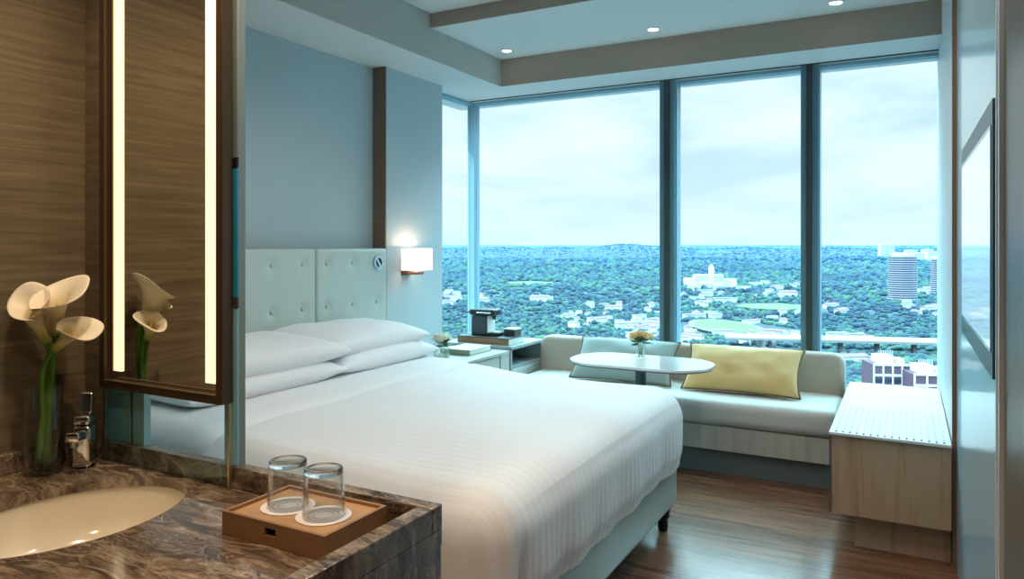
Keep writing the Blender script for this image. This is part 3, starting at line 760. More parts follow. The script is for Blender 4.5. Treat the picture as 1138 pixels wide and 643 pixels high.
# faucet
fx, fy = -1.722, 1.035
fc = thing('faucet', (fx, fy, ZC), 'square chrome basin mixer tap with upright lever in the counter corner', 'faucet')
dirv = Vector((.62, -.78, 0)).normalized(); ang = math.atan2(dirv.y, dirv.x)
def rot_to(bm):
    bmesh.ops.rotate(bm, verts=bm.verts, cent=(0,0,0), matrix=Matrix.Rotation(ang, 3, 'Z')); bmesh.ops.translate(bm, verts=bm.verts, vec=(fx,fy,ZC)); return bm
obj('base_plate', rot_to(lathe(B(), [(0,0.0005),(.026,.0005),(.026,.006),(0,.007)], (0,0,0), 32)), M['chrome'], fc, smooth=True, ang=40)
obj('body', rot_to(rbox(-.021,.021,-.021,.021,.006,.105,.009,(8,8,14))), M['chrome'], fc, smooth=True)
def spf(p, n): p.z += (p.x)*.12; return p
obj('spout', rot_to(rbox(.0,.070,-.015,.015,.070,.094,.006,(14,6,5), spf)), M['chrome'], fc, smooth=True)
obj('aerator', rot_to(lathe(B(), [(0,0),(.009,0),(.009,.012),(0,.012)], (.056,0,.066), 18)), M['steel'], fc)
def lvf(p, n): p.x -= (p.z-.11)*.12; return p
obj('lever_hub', rot_to(rbox(-.019,.019,-.019,.019,.1055,.128,.007,(6,6,6))), M['chrome'], fc, smooth=True)
obj('lever', rot_to(rbox(-.022,-.006,-.014,.014,.128,.178,.005,(5,6,16), lvf)), M['chrome'], fc, smooth=True)

# calla vase
VC = (-1.775, .972, ZC+.0005)
vs = thing('tall_glass_vase', VC, 'tall straight glass vase half filled with water on the marble counter', 'vase')
obj('glass', lathe(B(), [(0,0),(.0385,0),(.04,.004),(.04,.20),(.0375,.20),(.0375,.012),(0,.012)], VC, 48), M['thin'], vs, smooth=True, ang=50)
obj('water', lathe(B(), [(0,.0125),(.0370,.0125),(.0370,.125),(0,.125)], VC, 48), M['water'], vs, smooth=True, ang=50)
def calla(base, neck, axis, face, L, R, label, stem_mid):
    """spathe grows from neck along axis, lip opens towards face"""
    t = thing('calla_lily', base, label, 'flower', 'calla lilies in the tall vase')
    axis = Vector(axis).normalized(); face = Vector(face); face = (face-axis*face.dot(axis)).normalized(); side = axis.cross(face)
    nu, nv = 44, 22; bm = B(); lay = bm.verts.layers.float.new('along'); g = []
    neck = Vector(neck)
    for j in range(nv+1):
        v = j/nv; row = []
        for i in range(nu+1):
            s = -1+2*i/nu                       # wraps around with an overlap at the front seam
            a = s*PI*1.06
            tip = math.exp(-((abs(a))/1.0)**2)  # a = 0 is the tall pointed back lip
            rr = .010+(R-.010)*(v**2.3)*(1-.10*abs(s)**4*v)
            hh = L*v*(1+.30*tip*v-.36*abs(s)**2*v)
            fl = R*.42*max(0, v-.72)/.28
            rr += fl*(.45+.55*tip); hh -= fl*.55*max(0, v-.8)/.2*(.5+.5*tip)
            rr += .003*math.sin(a*3+v*4)*v
            if abs(s) > .9: rr -= .004*(abs(s)-.9)*10*(1 if s > 0 else .2)
            p = neck+axis*hh+(-face*math.cos(a)+side*math.sin(a))*rr
            vt = bm.verts.new(p); vt[lay] = v; row.append(vt)
        g.append(row)
    for j in range(nv):
        for i in range(nu): bm.faces.new((g[j][i], g[j][i+1], g[j+1][i+1], g[j+1][i]))
    obj('spathe', bm, M['calla'], t, smooth=True, solid=.0012)
    obj('spadix', tube(B(), [neck+axis*L*q for q in (.1,.3,.5,.66,.70)], [.003,.004,.004,.003,.001], 10), M['spadix'], t, smooth=True)
    pts = bez(base, stem_mid, neck-axis*.07, neck+axis*.004, 16)
    obj('stem', tube(B(), pts, [.0062]*15+[.0078,.0095], 12), M['stem'], t, smooth=True)
    return t
vx, vy, vz = VC
rv = Vector((RT.x, RT.y, 0))     # sideways direction across the vase
def off(r, u, f=0): p = Vector((vx, vy, vz))+rv*r+Vector((FW.x, FW.y, 0))*f; return (p.x, p.y, vz+u)
def ax(r, u, f=0): q = rv*r+Vector((FW.x, FW.y, 0))*f+Vector((0,0,u)); return (q.x, q.y, q.z)
calla(off(.010,.014,.004), off(.012,.303,-.004), ax(-.26,1,-.32), ax(.3,.0,-1), .115, .038, 'calla lily furthest left, cream bloom leaning towards the tiled wall', off(.002,.15))
calla(off(-.012,.014,-.006), off(.026,.322,.006), ax(.22,1,-.30), ax(-.65,.0,-.75), .115, .047, 'tallest calla lily, cream bloom with broad lip opening to the right', off(.0,.16))
calla(off(.0,.014,.012), off(.030,.288,-.008), ax(.75,.65,-.05), ax(-.35,.5,-.8), .088, .033, 'lowest calla lily, small cream bloom bending right towards the mirror', off(.004,.14))

# ---------------------------------------------------------------- mirror
MX0, MX1, MZ0, MZ1, MY = -1.735, -1.299, 1.054, 2.45, 1.098
mr_ = thing('vanity_mirror', (-1.517, 1.12, 1.07), 'tall bronze framed mirror with two lit vertical strips above the vanity', 'mirror')
b = B(); d0 = MY-.018; d1 = MY+.012; fw = .020
for a in ((MX0, MX0+fw, d0, d1, MZ0, MZ1), (MX1-fw, MX1, d0, d1, MZ0, MZ1), (MX0+fw, MX1-fw, d0, d1, MZ0, MZ0+.018), (MX0+fw, MX1-fw, d0, d1, MZ1-.02, MZ1)): box(b, *a)
obj('frame', b, M['bronze'], mr_, bev=.0015)
obj('mirror_plate', bx(MX0+fw, MX1-fw, MY, MY+.010, MZ0+.018, MZ1-.02), M['mirror'], mr_)
for s, xa in ((0, MX0+fw+.017), (1, MX1-fw-.010-.040)):
    xb = xa+(.029 if s == 0 else .040)
    zb = MZ0+.018+.022
    st = obj('light_strip', bx(xa, xb, MY-.004, MY-.0005, zb, MZ1-.03), M['led'], mr_)
    xe = xb if s == 1 else xa-.005
    obj('strip_edge', bx(xe, xe+.005, MY-.006, MY-.0005, zb, MZ1-.03), M['bronzelt'], st)
obj('frame_lip', bx(MX0+fw, MX1-fw, d0-.002, d0+.004, MZ0+.018, MZ0+.0205), M['bronzelt'], mr_)
# glass screen below and around the mirror
gp = thing('glass_partition', (-1.55, 1.12, .92), 'teal framed glass screen standing on the marble rim below and beside the mirror', 'partition')
obj('glass_sheet', bx(-1.735, -1.300, MY-.002, MY+.004, ZC+.001, MZ0-.001), M['partglass'], gp)
obj('edge_trim', bx(-1.2995, -1.2945, MY-.003, MY+.004, ZC+.001, MZ0-.001), M['bronzelt'], gp)
obj('edge_trim', bx(-1.7400, -1.7355, MY-.003, MY+.004, ZC+.001, MZ0-.001), M['steel'], gp)
obj('post', bx(-1.765, -1.70, 1.116, 1.134, .9155, 2.5), M['panelteal'], gp)
obj('post', bx(-1.700, -1.672, 1.118, 1.134, .9155, 2.5), M['panelteal2'], gp)
obj('post', bx(-1.672, -1.657, 1.122, 1.132, .9155, 2.5), M['dark'], gp)
obj('post', bx(-1.657, -1.615, 1.116, 1.134, .9155, 2.5), M['panelteal2'], gp)
ep = obj('end_post', bx(-1.330, -1.288, 1.116, 1.134, .9155, 2.5), M['reflgreen'], gp)  # the room's reflection is painted on this post as colour bands
obj('blue_reflection', bx(-1.330, -1.288, 1.113, 1.1159, 1.285, 1.570), M['reflblue'], ep)
obj('dark_reflection', bx(-1.330, -1.288, 1.112, 1.1159, 1.5705, 1.592), M['black'], ep)
obj('dark_reflection', bx(-1.330, -1.288, 1.112, 1.1159, 1.262, 1.2845), M['dark'], ep)
obj('teal_reflection', bx(-1.330, -1.288, 1.113, 1.1159, .9155, 1.2615), M['panelteal'], ep)
obj('tile_return', bx(XBL+.0005, -1.7655, 1.116, 1.134, .9155, 2.5), M['tile'], gp)

# ---------------------------------------------------------------- tray with tumblers
tr = thing('wooden_tray', (-.988, 1.01, ZC), 'square honey wood tray box holding the two upturned tumblers', 'tray')
x0, x1, y0, y1, zt0, zt1 = -1.108, -.858, .922, 1.088, ZC+.0005, .911
b = B(); w = .007
box(b, x0, x1, y1-w, y1, zt0, zt1); box(b, x0, x0+w, y0+w, y1-w, zt0, zt1); box(b, x1-w, x1, y0+w, y1-w, zt0, zt1)
hx0, hx1, hz0, hz1 = -1.000, -.972, zt0+.018, zt0+.032
box(b, x0, hx0, y0, y0+w, zt0, zt1); box(b, hx1, x1, y0, y0+w, zt0, zt1); box(b, hx0, hx1, y0, y0+w, zt0, hz0); box(b, hx0, hx1, y0, y0+w, hz1, zt1)
obj('sides', b, M['walnut'], tr)
obj('panel', bx(x0+w, x1-w, y0+w, y1-w, zt1-.012, zt1-.006), M['walnutlt'], tr)
obj('bottom', bx(x0+w, x1-w, y0+w, y1-w, zt0, zt0+.004), M['slot'], tr)
ZT = zt1-.0058
CO = [(-1.030, 1.008), (-.936, 1.003)]
labs = ['left paper coaster under the tumbler nearer the mirror', 'right paper coaster under the tumbler nearer the bed']
cr = thing('paper_coaster', (CO[0][0], CO[0][1], ZT), labs[0], 'coaster', 'paper coasters on the tray')
c0 = (CO[0][0], CO[0][1], ZT)
obj('disc', lathe(B(), [(0,0),(.049,0),(.050,.0008),(.050,.0014),(0,.0016)], c0, 48), M['paper'], cr)
for rr in (.018, .027, .036):
    obj('printed_ring', lathe(B(), [(rr,.0016),(rr+.0012,.0016),(rr+.0012,.0019),(rr,.0019),(rr,.0016)], c0, 48), M['paperline'], cr)
dup(cr, (CO[1][0], CO[1][1], ZT), labs[1])
ZG = ZT+.0022
gl = thing('tumbler', (CO[0][0], CO[0][1], ZG), 'left upturned clear glass tumbler on the tray, nearer the mirror', 'glass', 'upturned tumblers on the tray')
H = .086
gc = (CO[0][0], CO[0][1], ZG)
obj('glass_wall', lathe(B(), [(.0372,0),(.0385,.0006),(.0385,.002),(.0355,H-.0095),(.0340,H-.0095),(.0368,.002),(.0372,0)], gc, 56), M['thin'], gl, smooth=True, ang=50)
obj('thick_base', lathe(B(), [(0,H-.0115),(.030,H-.0105),(.0345,H-.0092),(.0352,H-.006),(.0345,H-.001),(.033,H),(.027,H),(.024,H-.0015),(0,H-.0025)], gc, 56), M['glassm'], gl, smooth=True, ang=50)
dup(gl, (CO[1][0], CO[1][1], ZG), 'right upturned clear glass tumbler on the tray, nearer the bed')

# ================================================================== LANDSCAPE
def hazeless(name, col, rough=.9): return mat(name, col, rough)
def forestmat():
    m, nt, b = newmat('tree_canopy_green')
    g = nt.nodes.new('ShaderNodeNewGeometry'); mp = nt.nodes.new('ShaderNodeMapping'); mp.inputs['Scale'].default_value = (.003,.003,.003)
    nt.links.new(g.outputs['Position'], mp.inputs['Vector'])
    n = nt.nodes.new('ShaderNodeTexNoise'); n.inputs['Scale'].default_value = 1.5; n.inputs['Detail'].default_value = 4; nt.links.new(mp.outputs[0], n.inputs['Vector'])
    ma = nt.nodes.new('ShaderNodeMath'); ma.operation = 'MULTIPLY_ADD'; ma.inputs[1].default_value = .5; nt.links.new(g.outputs['Random Per Island'], ma.inputs[0]); nt.links.new(n.outputs['Fac'], ma.inputs[2])
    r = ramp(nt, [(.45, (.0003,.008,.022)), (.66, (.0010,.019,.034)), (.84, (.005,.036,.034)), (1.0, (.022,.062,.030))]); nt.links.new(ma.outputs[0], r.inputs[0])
    nt.links.new(r.outputs[0], b.inputs['Base Color']); b.inputs['Roughness'].default_value = .9
    return m
M['forest'] = forestmat()
def groundmat():
    m, nt, b = newmat('forest_floor_ground')
    g = nt.nodes.new('ShaderNodeNewGeometry'); mp = nt.nodes.new('ShaderNodeMapping'); mp.inputs['Scale'].default_value = (.004,.004,.004)
    nt.links.new(g.outputs['Position'], mp.inputs['Vector'])
    n = nt.nodes.new('ShaderNodeTexNoise'); n.inputs['Scale'].default_value = 2.5; n.inputs['Detail'].default_value = 8; nt.links.new(mp.outputs[0], n.inputs['Vector'])
    r = ramp(nt, [(.35, (.0006,.008,.018)), (.55, (.002,.018,.028)), (.68, (.012,.04,.03)), (.8, (.04,.07,.05))]); nt.links.new(n.outputs['Fac'], r.inputs[0])
    nt.links.new(r.outputs[0], b.inputs['Base Color']); b.inputs['Roughness'].default_value = .95
    return m
M['ground'] = groundmat()
M['farforest'] = mat('far_forest_haze_blue', (.0004,.008,.024), .95)  # blue of the hazy distance put into the far trees' base colour
H0 = 100.0
def gz(x, y):
    d = math.hypot(x, y)
    z = -H0
    z += 14*ss(900, 3500, d)*noise.noise(Vector((x/900, y/900, 0)))
    az = math.degrees(math.atan2(x, y))
    z += ss(4500, 8000, d)*(1-ss(8200, 12000, d))*(62+22*noise.noise(Vector((az/3.0, 3, 0)))+48*math.exp(-((az+19.5)/2.4)**2)) + ss(8000, 16000, d)*(90+30*noise.noise(Vector((az/4.0, 9, 0))))
    return z
bm = B(); rows = []
NR, NA = 130, 110
for i in range(NR+1):
    d = 60*(26000/60)**(i/NR); rows.append([])
    for j in range(NA+1):
        az = math.radians(-78+130*j/NA); x = d*math.sin(az); y = d*math.cos(az)
        rows[-1].append(bm.verts.new((x, y, gz(x, y))))
for i in range(NR):
    for j in range(NA): bm.faces.new((rows[i][j], rows[i][j+1], rows[i+1][j+1], rows[i+1][j]))
_tag(obj('ground', bm, M['ground'], smooth=True), kind='structure')

clear = []       # (x, y, radius) places kept free of trees
def keep(p, r): clear.append((p.x, p.y, r))
M['bwhite'] = hazeless('white_render', (.42,.42,.43)); M['bcream'] = hazeless('cream_render', (.32,.30,.29)); M['roofred'] = hazeless('red_tile_roof', (.13,.07,.07)); M['roofgrey'] = hazeless('pale_roof', (.17,.175,.19))
M['bglass'] = mat('dark_facade_glass', (.012,.02,.04), .3); M['bpurple'] = hazeless('mauve_brick', (.07,.036,.06)); M['lawn'] = mat('pale_lawn', (.045,.085,.02), .95, vary=(.02,(.06,.10,.03))); M['track'] = hazeless('beige_track', (.09,.08,.06)); M['concrete'] = hazeless('pale_concrete', (.14,.14,.14))
def rotm(p, a): return Matrix.Translation(p) @ Matrix.Rotation(a, 4, 'Z')
# playing fields
def field(px, d, w, dep, name, label, trk=True):
    p = land(px, d, -H0+.5); p.z = gz(p.x, p.y)+2.0
    keep(p, max(w, dep)*.52)
    t = thing(name, p, label, 'field')
    b = B(); n = 48
    def ell(rx, ry, z): return [b.verts.new((p+RT*rx*math.cos(2*PI*i/n)+FW*ry*math.sin(2*PI*i/n))+Vector((0,0,z))) for i in range(n)]
    e1 = ell(w*.5, dep*.5, 0); e2 = ell(w*.5, dep*.5, 1); b.faces.new(e2)
    for i in range(n): b.faces.new((e1[i], e1[(i+1)%n], e2[(i+1)%n], e2[i]))
    obj('turf', b, M['lawn'], t)
    if trk:
        b = B()
        e1 = ell(w*.5, dep*.5, 1.2); e2 = ell(w*.5+7, dep*.5+9, 1.2); e0 = ell(w*.5+7, dep*.5+9, 0)
        for i in range(n): b.faces.new((e1[i], e1[(i+1)%n], e2[(i+1)%n], e2[i])); b.faces.new((e2[i], e2[(i+1)%n], e0[(i+1)%n], e0[i]))
        obj('track', b, M['track'], t)
field(806, 880, 66, 150, 'sports_field', 'oval green sports field seen low in the middle window pane')
field(862, 1165, 120, 120, 'playing_field', 'wide pale green playing field left of the right mullion', False)
field(590, 1900, 120, 160, 'clearing', 'pale grass clearing among trees in the wide left pane', False)
# towers
def tower(px, d, ztop, w, dep, name, label, floors=22, colb=None, colw=None, a=None, round_=0):
    p = land(px, d); p.z = gz(p.x, p.y); keep(p, w*.8)
    t = thing(name, p, label, 'building', None); h = ztop-p.z
    R = Matrix.Rotation(YAW if a is None else a, 3, 'Z')
    def place(b): bmesh.ops.rotate(b, verts=b.verts, cent=(0,0,0), matrix=R); bmesh.ops.translate(b, verts=b.verts, vec=p); return b
    if round_:
        pts = [(w/2*math.cos(2*PI*i/8+.39), dep/2*math.sin(2*PI*i/8+.39)) for i in range(8)]
        obj('facade_glass', place(poly_extrude(B(), pts, 0, h)), colb or M['bglass'], t)
        b = B()
        for k in range(floors):
            z = h*(k+.5)/floors; poly_extrude(b, [(x*1.04, y*1.04) for x, y in pts], z, z+h/floors*.24)
        obj('floor_bands', place(b), colw or M['bwhite'], t)
        obj('roof_block', place(bx(-w*.3, w*.3, -dep*.3, dep*.3, h, h+6)), M['bwhite'], t)
    else:
        obj('walls', place(bx(-w/2, w/2, -dep/2, dep/2, 0, h)), colw or M['bwhite'], t)
        for k in range(floors):
            z = h*(k+.35)/floors
            obj('window_band', place(bx(-w*.46, w*.46, -dep/2-.4, -dep/2, z, z+h/floors*.3)), colb or M['bglass'], t)
        obj('roof_block', place(bx(-w*.2, w*.2, -dep*.3, dep*.3, h, h+h*.06)), M['bwhite'], t)
    return t
M['mauveglass'] = mat('mauve_facade', (.030,.018,.055), .4)
tower(1003, 1330, -19, 48, 40, 'striped_tower', 'tall tower with purple and white floor stripes in the right pane', 20, M['mauveglass'], M['bwhite'], round_=1)
tower(1047, 1440, -26, 40, 34, 'striped_tower', 'second striped tower cut off by the right window edge', 18, M['mauveglass'], M['bwhite'], round_=1)
tower(981, 5000, 0, 50, 30, 'slab_tower', 'left half of the pale twin slab towers on the horizon', 20)
tower(989.5, 5000, 0, 42, 30, 'slab_tower', 'right half of the pale twin slab towers on the horizon', 20)
for i, (px, d, zt, w) in enumerate(((1020,4300,-45,90),(1030,4600,-28,60),(1037,4200,-40,80),(1042,3900,-60,60),(1012,5200,-36,80))):
    tower(px, d, zt, w, 30, 'apartment_block', ['low wide pale block just right of the striped tower on the skyline','tallest pale block right of the striped tower on the skyline','pale block near the right end of the skyline','lowest pale block at the right end of the skyline','pale block directly behind the striped tower roof'][i], 10)
# long white building with a central turret
p = land(790, 1740); p.z = gz(p.x, p.y); keep(p, 75)
t = thing('turreted_building', p, 'long white building with central turret in the middle window pane', 'building')
R = Matrix.Rotation(YAW, 3, 'Z')
def place(b, p=p, R=R): bmesh.ops.rotate(b, verts=b.verts, cent=(0,0,0), matrix=R); bmesh.ops.translate(b, verts=b.verts, vec=p); return b
b = B(); box(b, -40, 28, -8, 12, 0, 30); box(b, -62, -38, 0, 14, 0, 22); box(b, 28, 62, 2, 14, 0, 20); box(b, -30, -5, -20, -8, 0, 14); obj('walls', place(b), M['bwhite'], t)
b = B(); box(b, -5, 5, -10, 2, 0, 44); lathe(b, [(7,44),(5,50),(0,55)], (0,-4,0), 12); obj('turret', place(b), M['bwhite'], t)
for q in range(14):
    for k in range(2, 5): obj('window', place(bx(-38+q*4.7, -36+q*4.7, -8.4, -8, 4+k*5, 7+k*5)), M['bglass'], t)
# mauve brick block close below
def block(px, d, ztop, w, dep, label, ncol, name='brick_office_block'):
    p = land(px, d); p.z = -H0; keep(p, w*1.2)
    t = thing(name, p, label, 'building'); h = ztop+H0
    def pl(b): bmesh.ops.rotate(b, verts=b.verts, cent=(0,0,0), matrix=Matrix.Rotation(YAW-.12, 3, 'Z')); bmesh.ops.translate(b, verts=b.verts, vec=p); return b
    obj('walls', pl(bx(-w/2, w/2, 0, dep, 0, h)), M['bpurple'], t)
    b = B()
    for k in range(ncol+1):
        x = -w/2+w*k/ncol; box(b, x-.35, x+.35, -.5, 0, 0, h+.6)
    for k in range(8):
        z = h-k*5.0; box(b, -w/2, w/2, -.4, 0, z-.5, z+.6)
    obj('white_frame', pl(b), M['bwhite'], t)
    obj('windows', pl(bx(-w/2+.4, w/2-.4, -.2, 0, h-8.2, h-6.6)), M['bglass'], t)
    obj('plant_room', pl(bx(-w*.3, w*.1, 3, dep-3, h, h+3.5)), M['bwhite'], t)
    obj('plant_room', pl(bx(w*.15, w*.4, 4, dep-5, h, h+2.2)), M['bwhite'], t)
    for k in range(7): obj('antenna', pl(lathe(B(), [(0,h+3.5),(.18,h+3.5),(.18,h+6.2),(0,h+6.2)], (-w*.28+k*w*.06, 4, 0), 6)), M['bwhite'], t)
block(992, 345, -55.5, 17, 16, 'mauve brick office block with white grid frame low in the right pane', 4)
block(1037, 330, -57.5, 16, 16, 'mauve brick block with white end bay cut by the right window edge', 3)
# viaduct
va = land(880, 690, -88); vb = land(1100, 655, -88)
dv_ = (vb-va); ln = dv_.length; an = math.atan2(dv_.y, dv_.x)
t = thing('viaduct', va, 'long pale concrete road viaduct crossing the right pane', 'viaduct')
def plv(b): bmesh.ops.rotate(b, verts=b.verts, cent=(0,0,0), matrix=Matrix.Rotation(an, 3, 'Z')); bmesh.ops.translate(b, verts=b.verts, vec=va); return b
obj('deck', plv(bx(-60, ln+80, 0, 24, -2.2, 0)), M['concrete'], t)
for y in (0, 11.6, 23.4): obj('parapet', plv(bx(-60, ln+80, y, y+.6, 0, 1.3)), M['bwhite'], t)
for k in range(8): obj('pier', plv(bx(-20+k*32, -17+k*32, 8, 16, -12, -2.2)), M['concrete'], t)
for k in range(14): q = va+dv_*(k/13)+Vector((-math.sin(an), math.cos(an), 0))*12; keep(q, 17)
# vehicles are too small to see; houses
hl = {
 1: ('houses seen through the left corner window', 'distant pale house among trees seen through the narrow corner pane'),
 2: ('houses seen through the wide left pane', 'distant house among trees seen through the wide left pane'),
 3: ('houses seen through the middle pane', 'distant house among trees seen through the middle pane'),
 4: ('houses seen through the right pane', 'distant house among trees seen through the right pane')}
def house_proto(kind):
    w, dp, h, rc, wc = {'gable': (14,10,7,M['roofred'],M['bwhite']), 'flat': (16,12,9,M['roofgrey'],M['bwhite']), 'long': (34,11,9,M['roofgrey'],M['bcream']), 'row': (40,12,8,M['roofred'],M['bwhite'])}[kind]
    t = thing('house', (0,0,0), '', 'house')
    obj('walls', bx(-w/2,w/2,-dp/2,dp/2,-6,h), wc, t)
    b = B()
    if kind in ('gable','row'):
        v = [b.verts.new(q) for q in ((-w/2-1,-dp/2-1,h),(w/2+1,-dp/2-1,h),(w/2+1,dp/2+1,h),(-w/2-1,dp/2+1,h),(-w/2+2,0,h+4),(w/2-2,0,h+4))]
        for f in ((0,1,5,4),(1,2,5),(2,3,4,5),(3,0,4),(3,2,1,0)): b.faces.new([v[i] for i in f])
    else: box(b, -w/2-.5, w/2+.5, -dp/2-.5, dp/2+.5, h, h+1.2)
    obj('roof', b, rc, t)
    return t
protos = {k: [house_proto(k), False] for k in ('gable','flat','long','row')}
rng = random.Random(11)
clusters = [ # px0, px1, y0, y1, count, pane
 (493,518,326,338,7,1),(530,545,328,336,3,2),(600,628,332,340,2,2),(628,652,346,366,7,2),(650,735,338,350,10,2),(655,735,352,366,20,2),(700,735,364,380,9,2),
 (756,892,316,331,20,3),(765,822,331,340,7,3),(825,890,347,360,8,3),(756,800,346,354,6,3),(756,775,366,380,5,3),(800,890,370,384,11,3),
 (918,940,340,353,5,4),(925,990,374,381,9,4),(1005,1042,336,352,8,4),(915,975,395,404,4,4),(1005,1044,318,328,5,4)]
for (a, b_, ya, yb, n, pn) in clusters:
    for k in range(n):
        px = rng.uniform(a, b_); yy = rng.uniform(ya, yb); d = 80800/(yy-272)
        kind = rng.choices(['gable','flat','long','row'], [4,3,2,1.3])[0]
        p = land(px, d); p.z = gz(p.x, p.y)+1
        if pn == 4 and yy > 390: p.z = -H0
        pr = protos[kind]; rz = YAW+rng.uniform(-.7,.7)
        if not pr[1]: hs = pr[0]; hs.location = p; hs.rotation_euler = (0,0,rz); pr[1] = True
        else: hs = dup(pr[0], p, rotz=rz)
        s = max(.6, d/1700)*rng.uniform(.7,1.2); hs.scale = (s, s, s*.95)
        hs['label'] = hl[pn][1]; hs['group'] = hl[pn][0]
        keep(p, 11*s)
# tree canopy, far too many to count
ico = bmesh.new(); bmesh.ops.create_icosphere(ico, subdivisions=2, radius=1); iv = np.array([v.co[:] for v in ico.verts]); ifc = np.array([[v.index for v in f.verts] for f in ico.faces]); ico.free()
nr = np.random.RandomState(5)
cl = np.array(clear)
def canopy(name, n, ya, yb, label, rk=.0058, rmin=4.5, fm='forest'):
    py = ya+(yb-ya)*nr.rand(n)**1.0; px = 420+700*nr.rand(n); d = H0*FPX/(py-272)
    P = np.array(FW)[None,:]*d[:,None]+np.array(RT)[None,:]*(d*(px-569)/FPX)[:,None]
    r = np.maximum(d*rk, rmin)*(.55+.8*nr.rand(n)); r = np.minimum(r, 22+0*r) if rk < .004 else r
    ok = np.ones(n, bool)
    for cx, cy, cr in cl: ok &= (P[:,0]-cx)**2+(P[:,1]-cy)**2 > (cr+r*.6)**2
    P, r, d = P[ok], r[ok], d[ok]; m = len(P)
    z = np.array([gz(a, b) for a, b in P[:,:2]])
    sc_ = np.stack([r*(.85+.3*nr.rand(m)), r*(.85+.3*nr.rand(m)), np.minimum(r, 13+.15*r)*(.65+.35*nr.rand(m))], 1)
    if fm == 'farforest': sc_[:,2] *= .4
    V = iv[None]*(1+.22*(nr.rand(m, len(iv), 1)-.5))*sc_[:,None,:]
    V[:,:,0] += P[:,0:1]; V[:,:,1] += P[:,1:2]; V[:,:,2] += (z+sc_[:,2]*.45)[:,None]
    F = (ifc[None]+(np.arange(m)*len(iv))[:,None,None]).reshape(-1,3)
    me = bpy.data.meshes.new(name); me.vertices.add(m*len(iv)); me.vertices.foreach_set('co', V.reshape(-1).astype(np.float32))
    me.loops.add(F.size); me.loops.foreach_set('vertex_index', F.reshape(-1).astype(np.int32))
    me.polygons.add(len(F)); me.polygons.foreach_set('loop_start', np.arange(0, F.size, 3, dtype=np.int32)); me.polygons.foreach_set('loop_total', np.full(len(F), 3, dtype=np.int32))
    me.update(); me.validate(); me.materials.append(M[fm])
    o = bpy.data.objects.new(name, me); C.objects.link(o)
    _tag(o, label, 'trees', kind='stuff')
canopy('tree_canopy', 15000, 316, 450, 'near green tree crowns covering the ground below the windows', .0036, 3.2)
canopy('tree_canopy', 9000, 288, 318, 'middle distance band of dense forest crowns beyond the houses', .0030, 3)
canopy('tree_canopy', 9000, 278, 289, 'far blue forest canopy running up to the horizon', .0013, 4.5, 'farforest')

# atmospheric haze over the landscape
hz = bpy.data.materials.new('landscape_haze'); hz.use_nodes = True; nt = hz.node_tree; nt.nodes.remove(nt.nodes['Principled BSDF'])
vsn = nt.nodes.new('ShaderNodeVolumeScatter'); setc(vsn.inputs['Color'], (.003,.052,.135)); vsn.inputs['Density'].default_value = 1.5e-4; vsn.inputs['Anisotropy'].default_value = .1
nt.links.new(vsn.outputs[0], nt.nodes['Material Output'].inputs['Volume'])
ho = obj('haze', bx(-24000, 12000, 150, 24000, -180, 25), hz); _tag(ho, 'blue atmospheric haze lying over the distant forest', 'haze', kind='stuff')

# ================================================================== SKY + SUN
w = bpy.data.worlds.new('sky'); bpy.context.scene.world = w; w.use_nodes = True; nt = w.node_tree; bg = nt.nodes['Background']
tc = nt.nodes.new('ShaderNodeTexCoord'); sp = nt.nodes.new('ShaderNodeSeparateXYZ'); nt.links.new(tc.outputs['Generated'], sp.inputs[0])
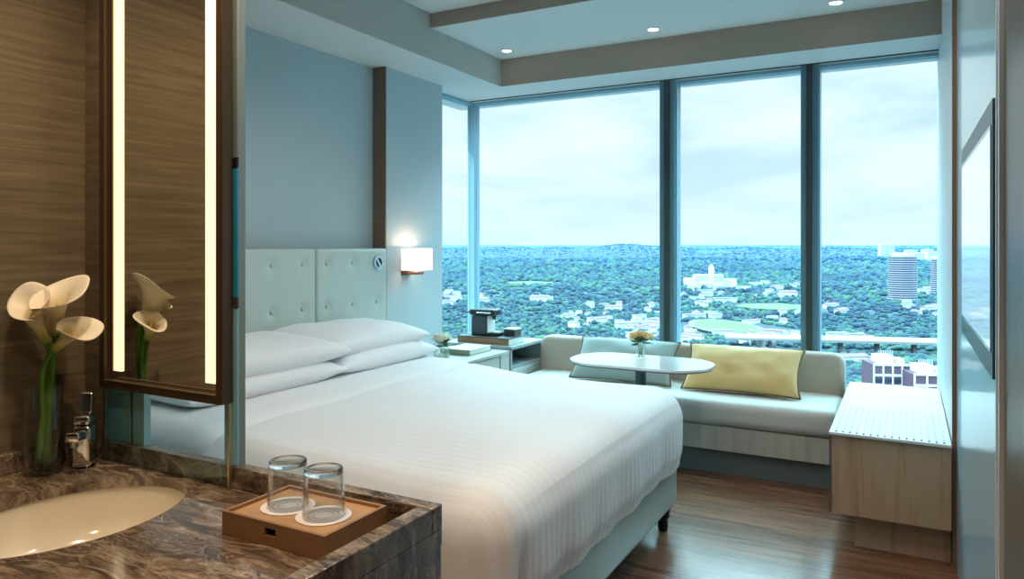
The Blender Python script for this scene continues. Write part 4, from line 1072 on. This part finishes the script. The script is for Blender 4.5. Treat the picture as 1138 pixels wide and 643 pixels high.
# clouds on a virtual ceiling: dir / (z + .12)
ad = nt.nodes.new('ShaderNodeMath'); ad.operation = 'ADD'; ad.inputs[1].default_value = .22; nt.links.new(sp.outputs[2], ad.inputs[0])
dv1 = nt.nodes.new('ShaderNodeVectorMath'); dv1.operation = 'DIVIDE'
cx_ = nt.nodes.new('ShaderNodeCombineXYZ'); [nt.links.new(ad.outputs[0], cx_.inputs[i]) for i in range(3)]
nt.links.new(tc.outputs['Generated'], dv1.inputs[0]); nt.links.new(cx_.outputs[0], dv1.inputs[1])
n = nt.nodes.new('ShaderNodeTexNoise'); n.inputs['Scale'].default_value = 1.5; n.inputs['Detail'].default_value = 7; n.inputs['Roughness'].default_value = .52; n.inputs['Distortion'].default_value = .3; nt.links.new(dv1.outputs[0], n.inputs['Vector'])
rc = ramp(nt, [(.36, (.70,.82,.88)), (.45, (.84,.92,.95)), (.52, (.96,.99,1.0)), (.62, (1.06,1.03,1.03))]); nt.links.new(n.outputs['Fac'], rc.inputs[0])
# horizon haze
mrh = nt.nodes.new('ShaderNodeMapRange'); mrh.inputs[1].default_value = .0; mrh.inputs[2].default_value = .14; mrh.inputs[3].default_value = .75; mrh.inputs[4].default_value = 0; nt.links.new(sp.outputs[2], mrh.inputs[0])
mxh = nt.nodes.new('ShaderNodeMix'); mxh.data_type = 'RGBA'; setc(mxh.inputs[7], (.86,.93,.96)); nt.links.new(mrh.outputs[0], mxh.inputs[0]); nt.links.new(rc.outputs[0], mxh.inputs[6])
mrz = nt.nodes.new('ShaderNodeMapRange'); mrz.interpolation_type = 'SMOOTHSTEP'; mrz.inputs[1].default_value = .24; mrz.inputs[2].default_value = .60; mrz.inputs[3].default_value = 1.0; mrz.inputs[4].default_value = 14.0; nt.links.new(sp.outputs[2], mrz.inputs[0])
zt = nt.nodes.new('ShaderNodeMapRange'); zt.inputs[1].default_value = .22; zt.inputs[2].default_value = .5; nt.links.new(sp.outputs[2], zt.inputs[0])
mz = nt.nodes.new('ShaderNodeMix'); mz.data_type = 'RGBA'; setc(mz.inputs[7], (.47,.80,.90)); nt.links.new(zt.outputs[0], mz.inputs[0]); nt.links.new(mxh.outputs[2], mz.inputs[6])
nt.links.new(mz.outputs[2], bg.inputs[0]); nt.links.new(mrz.outputs[0], bg.inputs[1])
su = addlight('sun', 'SUN', (0,-50,200), 4.0, (1,.95,.86), angle=.02)
su.rotation_euler = (math.radians(48), 0, math.radians(-30))

s = bpy.context.scene
s.view_settings.view_transform = 'Standard'; s.view_settings.look = 'None'; s.view_settings.gamma = 1; s.view_settings.exposure = 0.15; s.view_settings.use_curve_mapping = False
try:
    s.cycles.max_bounces = 10; s.cycles.diffuse_bounces = 5; s.cycles.transparent_max_bounces = 12; s.cycles.transmission_bounces = 10; s.cycles.volume_bounces = 1
    s.cycles.sample_clamp_indirect = 6; s.cycles.use_denoising = True; s.cycles.caustics_reflective = False; s.cycles.blur_glossy = .5
except Exception: pass
